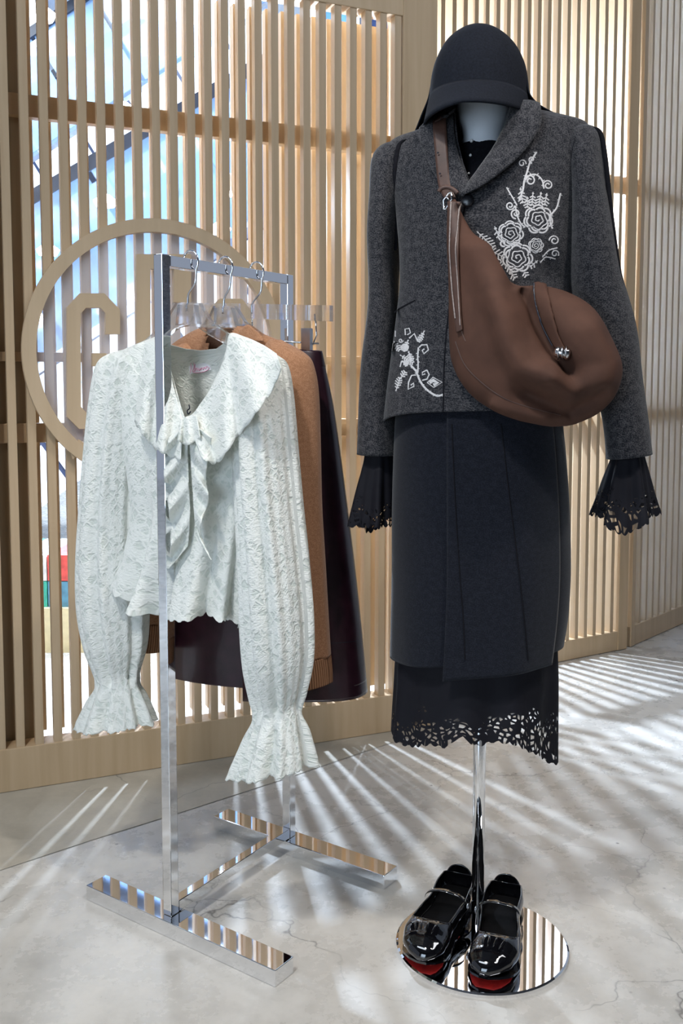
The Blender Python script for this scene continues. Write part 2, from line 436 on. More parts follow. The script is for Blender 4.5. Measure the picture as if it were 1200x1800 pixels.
screen('pale slatted screen panel with frosted backing angled away past the mannequin', C1, D1, 0.03, 2.4, 3.4, q1-q0, 0.016, 0.03, 0.1, railsT, M['wood'], q0,
       posts=((0.03, 0.06, 0.06),), back=False, rail_h=0.08, sheet_back=0.07, rail_y=0.032)

A0 = A1 + RF.e*(r_start-0.004)
E0 = SA + SF.e*(x_end-0.02) - SF.n*0.13
screen('short slatted return panel between the monogram screen and the next panel', E0, A0, 0.0, (A0-E0).length-0.02, 3.0, 0.04, 0.016, 0.03, 0.1, [], M['wood'], 0.02, back=False, rail_h=0.075, rail_t=0.04)

# ================================================================== round monogram sign on the screen
SGN = Frame(SA + SF.n*0.012, SANG)
M['acrylic_disc'] = glassy('clear_acrylic_disc', (0.82, 0.86, 1.0), 0.20, 0.08)
c0 = SGN.hit(266, 612); 
rad_x = (SGN.sz(497, 612)[0]-SGN.sz(37, 612)[0])/2; cxs = (SGN.sz(497, 612)[0]+SGN.sz(37, 612)[0])/2
zt = SGN.sz(262, 385)[1]; rad = rad_x; czs = zt-rad
sgn = thing('round_sign', 'round wooden ring sign with block letter monogram on clear acrylic', 'sign', SGN.O + SGN.e*cxs + Vector((0,0,czs)), SANG)
def sgn_poly(name, P, y0, y1, mat, px=True):
    """extruded outline in the sign's plane; P in pixels"""
    Q = [SGN.sz(*q) if px else q for q in P]
    Q = [(a-cxs, b-czs) if px else (a, b) for a, b in Q]; n = len(Q)
    V = [(a, y0, b) for a, b in Q] + [(a, y1, b) for a, b in Q]
    bm = bmesh.new(); vs = [bm.verts.new(v) for v in V]
    for t3 in tessellate_polygon([[Vector((a, b, 0)) for a, b in Q]]):
        bm.faces.new([vs[i] for i in t3]); bm.faces.new([vs[n+i] for i in t3])
    for i in range(n): bm.faces.new((vs[i], vs[n+i], vs[n+(i+1) % n], vs[(i+1) % n]))
    bmesh.ops.recalc_face_normals(bm, faces=bm.faces)
    me = bpy.data.meshes.new(name); bm.to_mesh(me); bm.free(); me.materials.append(mat)
    o = bpy.data.objects.new(name, me); COL.objects.link(o); o.parent = sgn; return o
def annulus(name, r0, r1, y0, y1, mat, parent, seg=96):
    V, Fc = [], []
    for i in range(seg):
        a = 2*math.pi*i/seg; c, s = math.cos(a), math.sin(a)
        V += [(r0*c, y0, r0*s), (r1*c, y0, r1*s), (r1*c, y1, r1*s), (r0*c, y1, r0*s)]
    for i in range(seg):
        j = (i+1) % seg
        for k in range(4):
            k2 = (k+1) % 4; Fc.append((i*4+k, i*4+k2, j*4+k2, j*4+k))
    return mesh_obj(name, V, Fc, mat, parent)
annulus('ring', rad-0.033, rad, -0.018, 0.006, M['sign_wood'], sgn)
seg = 64
V = [(rad*0.98*math.cos(2*math.pi*i/seg), y, rad*0.98*math.sin(2*math.pi*i/seg)) for y in (0.002, 0.007) for i in range(seg)]
mesh_obj('acrylic_disc', V, [tuple(range(seg)), tuple(range(2*seg-1, seg-1, -1))] + [(i, seg+i, seg+(i+1) % seg, (i+1) % seg) for i in range(seg)], M['acrylic_disc'], sgn)
def zz(x, y): return (20 + x/3.75, 380 + y/3.75)
Gl = [zz(*q) for q in [(360,605),(445,512),(605,512),(708,618),(708,780),(614,780),(614,640),(580,607),(485,607),(450,645),(452,1255),(495,1303),(600,1303),(600,990),(527,990),(527,905),(615,905),(700,990),(705,1330),(640,1400),(440,1400),(360,1320)]]
sgn_poly('letter', Gl, -0.016, 0.002, M['sign_wood'])
Cl = [(238,448),(345,448),(362,466),(362,532),(303,532),(303,475),(262,475),(262,640),(303,640),(303,600),(362,600),(362,700),(345,716),(238,716)]
Cl = [(238,448),(333,448),(333,532),(303,532),(303,474),(262,474),(262,770),(303,770),(303,700),(333,700),(333,796),(238,796)]
sgn_poly('letter', Cl, -0.016, 0.002, M['sign_wood'])
Rl = [(365,548),(384,526),(421,526),(442,548),(442,590),(420,590),(420,552),(412,546),(394,546),(386,552),(386,720),(394,727),(420,727),(420,660),(442,660),(442,735),(421,750),(384,750),(365,735)]
sgn_poly('letter', Rl, -0.016, 0.002, M['sign_wood'])
chev = [zz(383,1535),(zz(443,1470)),(zz(530,1530)),(zz(700,1530)),(zz(700,1640)),(zz(560,1640)),(zz(450,1545)),(zz(400,1600))]
sgn_poly('chevron', chev, -0.014, 0.002, M['sign_wood'])

# ================================================================== mall interior behind the screens
M['mall_white'] = flat('mall_white_wall', (0.80, 0.84, 0.90), 0.6, noise=0.05, scale=2)
M['panel_glow'] = emis('ceiling_light_panel', (0.80, 0.92, 1.0), 4.0)
M['lamp_glow'] = emis('downlight_glow', (0.95, 0.97, 1.0), 30.0)
M['brown_beam'] = flat('red_brown_beam', (0.22, 0.085, 0.06), 0.5, noise=0.2, scale=5)
M['blue_glass'] = glassy('blue_glass', (0.30, 0.48, 0.80), 0.45, 0.08)
M['dark'] = flat('dark_rubber', (0.015, 0.018, 0.03), 0.4, noise=0.1)
M['navy'] = flat('navy_cladding', (0.02, 0.035, 0.09), 0.3, noise=0.2, scale=3)
M['tread'] = flat('escalator_steel', (0.45, 0.50, 0.58), 0.35, 0.6, noise=0.1, scale=20)
o = box('wall_back', (-9, 9, 11.0, 11.2, 0, 6), M['mall_white']); tag(o, 'white far wall of the mall hall', None, kind='structure')
o = box('wall_left', (-7.2, -7.0, 3.5, 11.0, 0, 6), M['mall_white']); tag(o, 'white side wall of the mall hall', None, kind='structure')
o = box('ceiling', (-9, 9, 3.3, 11.2, 4.6, 4.8), M['mall_white']); tag(o, 'white ceiling of the mall hall behind the screen', None, kind='structure')
def hang(name, label, cat, ext, mat, group=None):
    t = thing(name, label, cat, ((ext[0]+ext[1])/2, (ext[2]+ext[3])/2, ext[4]), 0, group)
    cx, cy, cz = t.location
    e = (ext[0]-cx, ext[1]-cx, ext[2]-cy, ext[3]-cy, 0.02, ext[5]-cz)
    box('frame', (e[0]-0.04, e[1]+0.04, e[2]-0.04, e[3]+0.04, 0.02, e[5]), M['white_paint'], t)
    box('diffuser', (e[0], e[1], e[2], e[3], 0.0, 0.02), mat, t); return t
for i, (x0, x1, y0, y1) in enumerate([(-4.2, -2.8, 6.0, 10.5), (-2.2, -0.9, 6.0, 10.5), (-0.3, 1.0, 6.0, 10.5), (1.6, 3.2, 6.0, 10.5)]):
    hang('ceiling_light', 'long white glowing ceiling light panel in the hall behind the screen', 'ceiling light', (x0, x1, y0, y1, 4.48, 4.6), M['panel_glow'], 'ceiling light panels of the hall')
def escalator(label, p0, p1, wdt, group=None):
    """p0, p1: lower and upper end of the walking line"""
    p0, p1 = Vector(p0), Vector(p1); d = (p1-p0); u = d.normalized(); sd = Vector((-u.y, u.x, 0)).normalized()
    up = sd.cross(u).normalized()
    if up.z < 0: up = -up
    t = thing('escalator', label, 'escalator', (p0.x, p0.y, 0))
    def slab(name, s0, s1, h0, h1, mat, a0=0.0, a1=1.0):
        V = []
        for h in (h0, h1):
            for (q, s) in ((a0, s0), (a1, s0), (a1, s1), (a0, s1)): V.append(p0 + d*q + sd*s + up*h)
        return world_child(mesh_obj(name, V, [(0,3,2,1),(4,5,6,7),(0,1,5,4),(1,2,6,5),(2,3,7,6),(3,0,4,7)], mat), t)
    slab('truss', -wdt/2+0.02, wdt/2-0.02, -0.74, -0.06, M['navy'])
    for s in (-1, 1):
        for i in range(9):
            slab('side_panel', s*(wdt/2-0.01)-0.008, s*(wdt/2-0.01)+0.008, -0.42, -0.07, M['mall_white'], i/9+0.003, (i+1)/9-0.003)
            slab('side_panel', s*(wdt/2-0.01)-0.008, s*(wdt/2-0.01)+0.008, -0.76, -0.435, M['mall_white'], i/9+0.003, (i+1)/9-0.003)
    slab('tread_band', -wdt/2+0.08, wdt/2-0.08, -0.06, 0.0, M['tread'])
    for s in (-1, 1):
        s0 = s*wdt/2
        n = 7
        for i in range(n): slab('glass_panel', s0-0.01, s0+0.01, 0.0, 0.82, M['blue_glass'], i/n+0.004, (i+1)/n-0.004)
        slab('handrail', s0-0.04, s0+0.04, 0.82, 0.90, M['dark'])
    return t
escalator('white escalator with blue glass sides and black handrails, lower flight', (-3.6, 5.9, 0.05), (0.3, 7.6, 2.9), 0.9)
escalator('white escalator with blue glass sides and black handrails, upper flight', (-4.4, 9.2, 2.0), (-0.6, 9.0, 4.3), 0.9)
for i in range(7):
    t = box('ceiling_beam', (-3.4+0.22*i, -0.75-0.05*(i % 3), 10.5, 10.56, 3.82+0.085*i, 3.865+0.085*i), M['brown_beam'])
    tag(t, 'red brown timber louvre high on the far wall of the hall', 'beam', 'timber louvres of the hall')
# poster counter behind the left foot of the screen
def poster_counter():
    a = W(60, 1330, 3.55); t = thing('poster_counter', 'low cream counter with colourful picture panels behind the screen', 'counter', (a.x-0.35, a.y+0.15, 0))
    cream = flat('cream_counter', (0.75, 0.66, 0.42), 0.5, noise=0.08); bx_ = [(-0.1, 0.95, -0.12, 0.35, 0.0, 0.02+0.22)]
    box('base', (-0.1, 0.9, -0.12, 0.35, 0.0, 0.17), cream, t)
    cols = [(0.75, 0.10, 0.09), (0.05, 0.42, 0.33), (0.85, 0.32, 0.50), (0.10, 0.28, 0.42), (0.80, 0.80, 0.82), (0.55, 0.16, 0.30)]
    k = 0
    for r in range(2):
        for c in range(8):
            z0 = 0.17 + r*0.10; x0 = -0.1 + c*0.125
            cm = flat('picture_panel_%d' % k, cols[(c*2+r*3+c//3) % 6], 0.4, noise=0.35, scale=25); k += 1
            box('picture_panel', (x0+0.002, x0+0.123, -0.10, 0.30, z0+0.001, z0+0.098), cm, t)
poster_counter()
# dark cladding and columns
a = W(640, 300, 5.2)
o = box('hall_column', (a.x-0.02, a.x+0.34, 5.2, 5.5, 0, 4.4), M['navy']); tag(o, 'dark navy clad column in the hall behind the screen', 'column')
a = W(590, 300, 5.0)
o = box('glass_cabinet', (a.x-0.08, a.x+0.10, 5.0, 5.25, 0.0, 2.9), flat('blue_cabinet', (0.10, 0.24, 0.55), 0.15, noise=0.3, scale=3)); tag(o, 'tall blue cabinet beside the dark column', 'cabinet')
o = box('dark_partition', (0.75, 3.6, 5.3, 5.4, 0.35, 2.62), M['navy']); tag(o, 'dark partition board behind the slatted screen panels', 'partition')
for s in (0.8, 3.5):
    q = box('support_post', (s, s+0.05, 5.3, 5.4, 0, 0.35), M['navy']); world_child(q, o) if False else None
    tag(q, 'short dark post under the partition board, at one of its ends', 'post', 'posts under the dark partition')
lampm = None
rs = random.Random(3)
for i in range(20):
    x, y, z = -1.9 + 0.18*i + rs.uniform(-0.02, 0.02), 4.45 + 0.17*((i*7) % 5), rs.uniform(1.6, 2.9)
    t = thing('pendant_lamp', 'small bright pendant lamp hanging in the mall hall', 'lamp', (x, y, z), 0, 'pendant lamps in the hall')
    if lampm is None:
        v, f = tube_vf([(0,0,0),(0,0,0.03),(0,0,0.06)], [0.045, 0.06, 0.02], 12); bulb = mesh_obj('shade', v, f, M['lamp_glow'], t, True)
        v, f = tube_vf([(0,0,0.06),(0,0,1.0)], 0.004, 6); cord = mesh_obj('cord', v, f, M['dark'], t); lampm = t
    else:
        copy_at(bulb, (0,0,0), t); copy_at(cord, (0,0,0), t)
    for c in t.children:
        if c.name.startswith('cord'): c.scale = (1, 1, (4.6-z-0.06)/0.94); c.location = (0, 0, 0.06-0.06*c.scale[2])
# floodlights whose beams fall through the slats
for (x, y, z, lab) in ((-0.392, 3.53, 1.66, 'small round floodlight hanging close behind the monogram screen'), (0.34, 4.0, 1.85, 'small round floodlight hanging behind the screen at the mannequin')):
    t = thing('floodlight', lab, 'lamp', (x, y, z), 0, None)
    v, f = tube_vf([(0,0,0.03),(0,0,0.045),(0,0,0.09),(0,0,0.10)], [0.05, 0.05, 0.03, 0.012], 20); mesh_obj('lamp_cap', v, f, M['white_paint'], t, True)
    tube('glowing_disc', [(0,0,0.026),(0,0,0.030)], 0.045, M['lamp_glow'], t, 20)
    tube('cord', [(0,0,0.10),(0,0,4.6-z)], 0.005, M['white_paint'], t, 8)

# ================================================================== chrome garment rack
PF, PR = G(301, 1632), G(508, 1492)
RB = (PR-PF).normalized(); RANG = math.atan2(RB.y, RB.x); RLEN = (PR-PF).length
RQ = Vector((-RB.y, RB.x, 0))                      # to the picture's left, away from the viewer
rack = thing('garment_rack', 'polished chrome garment rack of square tube with flat bar feet', 'garment rack', PF, RANG)
RFm = Frame(PF, RANG - math.pi/2)                  # not used for heights of the near post
def ztop(px, py, P): return (CAM + ray(px, py)*((P.y)/ray(px, py).y)).z
RH = (ztop(276, 449, PF) + ztop(505, 482, PR))/2
hs = 0.0102
box('post', (-hs, hs, -hs, hs, 0.03, RH), M['chrome'], rack, 0.0012)
box('post', (RLEN-hs, RLEN+hs, -hs, hs, 0.03, RH), M['chrome'], rack, 0.0012)
box('top_bar', (hs+0.0004, RLEN-hs-0.0004, -hs, hs, RH-2*hs, RH-0.0006), M['chrome'], rack, 0.0012)
box('cross_bar', (hs+0.0004, RLEN-hs-0.0004, -hs, hs, 0.031, 0.031+2*hs), M['chrome'], rack, 0.0012)
def qlen(px, py, P): return (G(px, py)-P).dot(RQ)
M['foot_chrome'] = M['chrome']
def foot(P, xo, a, b):
    fo = box('foot_bar', (-0.025, 0.025, min(a, b), max(a, b), 0.0, 0.0295), M['chrome'], rack, 0.0012)
    c_ = (a+b)/2; g_ = math.radians(-2.6); fo.rotation_euler = (0, 0, g_); fo.location = (xo - math.sin(g_)*c_, math.cos(g_)*c_, 0)
foot(PF, 0.0, qlen(155, 1580, PF), qlen(492, 1730, PF))
foot(PR, RLEN, qlen(340, 1478, PR), qlen(652, 1585, PR))
HANG_A = RANG - math.pi/2                          # garments hang square to the top bar
def bar_pt(px):
    u = (px-600)/F
    t = (u*PF.y - PF.x)/(RB.x - u*RB.y); return PF + RB*t
FB = Frame(bar_pt(338), HANG_A); FC = Frame(bar_pt(398), HANG_A); FS = Frame(bar_pt(452), HANG_A)

# ---- hangers
m, nt, p = nmat('clear_acrylic'); p.inputs['Base Color'].default_value = (0.95, 0.97, 1.0, 1); p.inputs['Roughness'].default_value = 0.03
p.inputs['IOR'].default_value = 1.45; p.inputs['Transmission Weight'].default_value = 1.0
tb = N(nt, 'ShaderNodeBsdfTransparent'); ms_ = nt.nodes.new('ShaderNodeMixShader'); ms_.inputs[0].default_value = 0.3
L(nt, p.outputs[0], ms_.inputs[1]); L(nt, tb.outputs[0], ms_.inputs[2]); L(nt, ms_.outputs[0], nt.nodes['Material Output'].inputs[0])
M['acrylic'] = m
def hook(fr, top, bot, parent):
    """wire hook over the bar, then down to the hanger"""
    c = fr.O; zt_ = RH + 0.0005
    pts = []
    r = hs + 0.008
    for i in range(13):
        a = math.radians(200 - i*20)
        pts.append(c + fr.e*(r*math.cos(a)) + Vector((0, 0, zt_ - 0.006 + r*1.15*math.sin(a))))
    for k in pts: pass
    p2 = fr.hit(*bot)
    pts.append(c + fr.e*(r*0.55) + Vector((0, 0, zt_ - 0.045)))
    pts.append(Vector((p2.x, p2.y, zt_-0.065)))
    pts.append(p2)
    pts = [Vector(q) for q in spline(pts, 60)]
    return world_child(tube('hook', pts, 0.0021, M['chrome'], None, 8), parent)
def extrude(name, fr, P, th, mat, parent, off=0.0):
    Q = [fr.hit(x, y, off) for x, y in P]; n = len(Q)
    V = [q + fr.n*(th/2) for q in Q] + [q - fr.n*(th/2) for q in Q]
    S2 = [Vector(((q-fr.O).dot(fr.e), q.z, 0)) for q in Q]
    bm = bmesh.new(); vs = [bm.verts.new(v) for v in V]
    for t3 in tessellate_polygon([S2]):
        bm.faces.new([vs[i] for i in t3]); bm.faces.new([vs[n+i] for i in t3])
    for i in range(n): bm.faces.new((vs[i], vs[n+i], vs[n+(i+1) % n], vs[(i+1) % n]))
    bmesh.ops.recalc_face_normals(bm, faces=bm.faces)
    me = bpy.data.meshes.new(name); bm.to_mesh(me); bm.free(); me.materials.append(mat)
    o = bpy.data.objects.new(name, me); COL.objects.link(o); world_child(o, parent); return o
hb = thing('clear_hanger', 'clear acrylic hanger with wire hook carrying the cream lace blouse', 'hanger', FB.O + Vector((0,0,RH)), 0, 'clear hangers on the chrome rack')
hook(FB, (338, 460), (331, 548), hb)
arch = [(312,533),(352,533),(372,566),(418,598),(478,634),(474,641),(410,612),(368,588),(350,575),(332,572),(312,577),(295,590),(262,606),(204,630),(202,623),(258,598),(288,572)]
extrude('shoulder_arm', FB, arch, 0.012, M['acrylic'], hb)
extrude('centre_plate', FB, [(318,536),(346,536),(352,570),(332,568),(314,572)], 0.018, M['acrylic'], hb)
hc = thing('clear_hanger', 'clear acrylic hanger with wire hook carrying the camel cardigan', 'hanger', FC.O + Vector((0,0,RH)), 0, 'clear hangers on the chrome rack')
hook(FC, (398, 470), (394, 552), hc)
arch2 = [(378,538),(414,538),(432,566),(470,594),(530,634),(526,640),(462,606),(424,582),(398,574),(376,580),(350,596),(300,618),(298,612),(346,588),(366,566)]
extrude('shoulder_arm', FC, arch2, 0.012, M['acrylic'], hc)
extrude('centre_plate', FC, [(382,541),(410,541),(418,572),(398,570),(380,574)], 0.018, M['acrylic'], hc)
hk = thing('clip_hanger', 'clear acrylic bar hanger with metal clips holding the leather skirt', 'hanger', FS.O + Vector((0,0,RH)))
hook(FS, (452, 478), (444, 552), hk)
extrude('acrylic_bar', FS, [(318,532),(582,537),(582,565),(318,556)], 0.012, M['acrylic'], hk)
a_, b_ = FS.hit(400, 594), FS.hit(560, 604)
world_child(tube('clip_rod', [a_, b_], 0.0018, M['chrome'], None, 8), hk)
for (x, y) in ((428, 0), (540, 0)):
    yo = 0 if x > 500 else -7
    world_child(tube('clip_wire', [FS.hit(x+14, 552+yo), FS.hit(x+16, 590+yo), FS.hit(x+10, 606+yo)], 0.0016, M['chrome'], None, 8), hk)
    extrude('clip', FS, [(x-9, 577+yo), (x+7, 577+yo), (x+7, 634+yo), (x-7, 634+yo)], 0.010, M['steel'], hk, 0.012)
    extrude('clip', FS, [(x-9, 577+yo), (x+7, 577+yo), (x+7, 634+yo), (x-7, 634+yo)], 0.004, M['steel'], hk, -0.012)

# ================================================================== cloth materials
def tweed(name, dark, light, sc=900.0, cut=(0.42, 0.62), bmp=0.35):
    m, nt, p = nmat(name); p.inputs['Roughness'].default_value = 0.92; p.inputs['Specular IOR Level'].default_value = 0.15
    p.inputs['Sheen Weight'].default_value = 0.15; p.inputs['Sheen Roughness'].default_value = 0.5
    v = coords(nt, 'UV'); n1 = N(nt, 'ShaderNodeTexNoise', Scale=sc*0.5, Detail=3.0, Roughness=0.7); L(nt, v, n1.inputs['Vector'])
    n2 = N(nt, 'ShaderNodeTexNoise', Scale=sc*0.12, Detail=3.0); L(nt, v, n2.inputs['Vector'])
    ad = N(nt, 'ShaderNodeMath', operation='MULTIPLY_ADD'); L(nt, n2.outputs['Fac'], ad.inputs[0]); ad.inputs[1].default_value = 0.35
    L(nt, n1.outputs['Fac'], ad.inputs[2])
    sb = N(nt, 'ShaderNodeMath', operation='SUBTRACT'); L(nt, ad.outputs[0], sb.inputs[0]); sb.inputs[1].default_value = 0.175
    L(nt, ramp(nt, sb.outputs[0], [(cut[0], dark), (cut[1], light)]), p.inputs['Base Color'])
    bump(nt, p, n1.outputs['Fac'], bmp, 0.001); return m
M['tweed'] = tweed('charcoal_tweed', (0.008, 0.0095, 0.0135), (0.078, 0.075, 0.080), 900)
M['skirt_wool'] = tweed('ink_wool', (0.004, 0.0055, 0.010), (0.012, 0.014, 0.022), 1100, bmp=0.2)
M['camel'] = tweed('camel_knit', (0.30, 0.145, 0.075), (0.48, 0.26, 0.15), 1300, bmp=0.4)
def rib_mat():
    m, nt, p = nmat('camel_rib'); p.inputs['Roughness'].default_value = 0.95; p.inputs['Specular IOR Level'].default_value = 0.1
    wv = N(nt, 'ShaderNodeTexWave', Scale=70.0, Distortion=0.3); wv.bands_direction = 'X'; L(nt, coords(nt, 'UV'), wv.inputs['Vector'])
    L(nt, ramp(nt, wv.outputs['Fac'], [(0.2, (0.24, 0.115, 0.06)), (0.8, (0.44, 0.235, 0.135))]), p.inputs['Base Color']); bump(nt, p, wv.outputs['Fac'], 0.6, 0.003); return m
M['camel_rib'] = rib_mat()
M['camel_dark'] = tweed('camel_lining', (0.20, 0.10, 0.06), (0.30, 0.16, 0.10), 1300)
def lace_mat():
    m, nt, p = nmat('cream_lace'); p.inputs['Roughness'].default_value = 0.8; p.inputs['Specular IOR Level'].default_value = 0.2
    p.inputs['Sheen Weight'].default_value = 0.2
    v = coords(nt, 'UV')
    dn = N(nt, 'ShaderNodeTexNoise', Scale=60.0, Detail=3.0); L(nt, v, dn.inputs['Vector'])
    va = N(nt, 'ShaderNodeMix', data_type='VECTOR'); va.inputs[0].default_value = 0.012; L(nt, v, va.inputs[4]); L(nt, dn.outputs['Color'], va.inputs[5])
    mp = nt.nodes.new('ShaderNodeMapping'); mp.vector_type = 'POINT'; mp.inputs['Scale'].default_value = (1.0, 0.66, 1)
    mr = nt.nodes.new('ShaderNodeMapping'); mr.inputs['Rotation'].default_value = (0, 0, 0.785); L(nt, va.outputs[1], mp.inputs[0]); L(nt, mp.outputs[0], mr.inputs[0])
    v1 = N(nt, 'ShaderNodeTexVoronoi', feature='DISTANCE_TO_EDGE', Scale=88.0, Randomness=0.25); L(nt, mr.outputs[0], v1.inputs['Vector'])
    v2 = N(nt, 'ShaderNodeTexVoronoi', feature='F1', Scale=330.0); L(nt, v, v2.inputs['Vector'])
    edge = ramp(nt, v1.outputs['Distance'], [(0.06, 1.0), (0.17, 0.0)])
    big = N(nt, 'ShaderNodeTexNoise', Scale=34.0, Detail=4.0, Roughness=0.65); L(nt, v, big.inputs['Vector'])
    flo = ramp(nt, big.outputs['Fac'], [(0.50, 0.0), (0.57, 1.0)])
    pat = N(nt, 'ShaderNodeMath', operation='MAXIMUM'); L(nt, edge, pat.inputs[0]); L(nt, flo, pat.inputs[1])
    L(nt, ramp(nt, pat.outputs[0], [(0.0, (0.80, 0.835, 0.775)), (1.0, (0.975, 0.98, 0.93))]), p.inputs['Base Color'])
    mx = N(nt, 'ShaderNodeMath', operation='MULTIPLY_ADD'); L(nt, v2.outputs['Distance'], mx.inputs[0]); mx.inputs[1].default_value = 0.55; L(nt, pat.outputs[0], mx.inputs[2])
    bump(nt, p, mx.outputs[0], 0.5, 0.0028)
    tr = N(nt, 'ShaderNodeBsdfTranslucent'); tr.inputs[0].default_value = (0.80, 0.86, 0.80, 1)
    m1 = nt.nodes.new('ShaderNodeMixShader'); m1.inputs[0].default_value = 0.22
    L(nt, p.outputs[0], m1.inputs[1]); L(nt, tr.outputs[0], m1.inputs[2]); L(nt, m1.outputs[0], nt.nodes['Material Output'].inputs[0]); return m
M['lace'] = lace_mat()
M['lace_lining'] = flat('cream_lining', (0.70, 0.72, 0.66), 0.8, noise=0.06, scale=40)
def black_lace(name, v_solid, hole):
    """solid cloth above, openwork flowers towards the hem (uv v = metres above the hem)"""
    m, nt, p = nmat(name); p.inputs['Roughness'].default_value = 0.75; p.inputs['Base Color'].default_value = (0.008, 0.008, 0.012, 1); p.inputs['Specular IOR Level'].default_value = 0.2
    v = coords(nt, 'UV'); sep = nt.nodes.new('ShaderNodeSeparateXYZ'); L(nt, v, sep.inputs[0])
    vo = N(nt, 'ShaderNodeTexVoronoi', feature='DISTANCE_TO_EDGE', Scale=120.0, Randomness=1.0); L(nt, v, vo.inputs['Vector'])
    fl = N(nt, 'ShaderNodeTexVoronoi', feature='F1', Scale=42.0, Randomness=0.6); L(nt, v, fl.inputs['Vector'])
    holes = ramp(nt, vo.outputs['Distance'], [(0.17, 0.0), (0.24, 1.0)])
    flow = ramp(nt, fl.outputs['Distance'], [(0.33, 0.0), (0.37, 1.0)])
    nz = N(nt, 'ShaderNodeTexNoise', Scale=17.0, Detail=2.0); L(nt, v, nz.inputs['Vector'])
    md = N(nt, 'ShaderNodeMath', operation='MULTIPLY_ADD'); L(nt, nz.outputs['Fac'], md.inputs[0]); md.inputs[1].default_value = 0.16; L(nt, sep.outputs['Y'], md.inputs[2])
    zone = ramp(nt, md.outputs[0], [(0.030, 0.0), (0.034, 1.0), (v_solid, 1.0), (v_solid+0.012, 0.0)])
    q = N(nt, 'ShaderNodeMath', operation='MULTIPLY'); L(nt, holes, q.inputs[0]); L(nt, flow, q.inputs[1])
    q2 = N(nt, 'ShaderNodeMath', operation='MULTIPLY'); L(nt, q.outputs[0], q2.inputs[0]); L(nt, zone, q2.inputs[1])
    q3 = N(nt, 'ShaderNodeMath', operation='MULTIPLY'); L(nt, q2.outputs[0], q3.inputs[0]); q3.inputs[1].default_value = hole
    inv = N(nt, 'ShaderNodeMath', operation='SUBTRACT'); inv.inputs[0].default_value = 1.0; L(nt, q3.outputs[0], inv.inputs[1]); L(nt, inv.outputs[0], p.inputs['Alpha'])
    bump(nt, p, fl.outputs['Distance'], 0.5, 0.002); return m
M['black_lace'] = black_lace('black_lace', 0.115, 0.8)
M['black_cuff'] = black_lace('black_cuff_lace', 0.105, 0.8)
M['black_cloth'] = flat('black_cloth', (0.007, 0.007, 0.010), 0.85, noise=0.3, scale=200, spec=0.15)
M['felt'] = flat('black_felt', (0.008, 0.010, 0.016), 0.9, noise=0.3, scale=300, spec=0.2, bumpy=0.1)
M['suede'] = flat('brown_suede', (0.082, 0.038, 0.025), 0.8, noise=0.22, scale=18, spec=0.25, bumpy=0.05)
M['suede_edge'] = flat('brown_strap_leather', (0.075, 0.036, 0.025), 0.55, noise=0.2, scale=60)
M['stitch'] = flat('pale_edge_paint', (0.27, 0.22, 0.20), 0.5, noise=0.3, scale=300)
M['leather'] = flat('burgundy_leather', (0.030, 0.009, 0.016), 0.30, noise=0.3, scale=40, coat=0.25, bumpy=0.08)
M['patent'] = flat('black_patent', (0.003, 0.003, 0.004), 0.07, noise=0.2, scale=20, coat=1.0)
M['insole'] = flat('black_insole', (0.003, 0.003, 0.0035), 0.9, noise=0.3, scale=60, spec=0.1)
M['red_sole'] = flat('red_sole', (0.42, 0.015, 0.012), 0.55, noise=0.25, scale=80)
M['mannequin_white'] = flat('mannequin_white', (0.86, 0.90, 0.95), 0.4, noise=0.02)
M['thread'] = flat('silver_thread', (0.62, 0.60, 0.60), 0.7, noise=0.2, scale=500)
M['pearl'] = flat('pearl', (0.85, 0.84, 0.82), 0.15, noise=0.02, coat=0.6)
M['button'] = flat('dark_horn_button', (0.012, 0.012, 0.015), 0.25, noise=0.2)
PI = math.pi

# ================================================================== mannequin stand
YAW = math.radians(-15)
BC = G(846, 1662); PB = G(839, 1628)
MO = Vector((PB.x, PB.y-0.005, 0))
FM = Frame(MO, YAW)
man = thing('mannequin_stand', 'white mannequin bust on chrome pole with round mirror steel base', 'mannequin', (BC.x, BC.y, 0))
v, f = tube_vf([(BC.x, BC.y, 0.0), (BC.x, BC.y, 0.006), (BC.x, BC.y, 0.008)], [0.153, 0.153, 0.150], 96); world_child(mesh_obj('base_plate', v, f, M['mirror'], None), man)
zsk = FM.hit(840, 1000).z
pts = [(PB.x, PB.y, 0.008), (PB.x, PB.y, zsk)]
world_child(tube('pole', pts, 0.0115, M['chrome'], None, 24), man)
loft('neck', FM, [(806,100,900,95,0.045),(804,150,899,146,0.047),(803,190,897,186,0.047),(806,215,893,210,0.047),(812,248,886,244,0.05),(800,290,900,286,0.06),(790,330,920,326,0.06)], M['mannequin_white'], man, 30, 40, 2.0, caps=(True, True))
loft('torso', FM, [(760,300,970,296,0.05),(735,360,985,350,0.075),(735,450,975,445,0.08),(740,560,965,560,0.08),(735,700,965,700,0.085),(740,1020,960,1020,0.08)], M['mannequin_white'], man, 24, 40, 2.2, caps=(True, True))

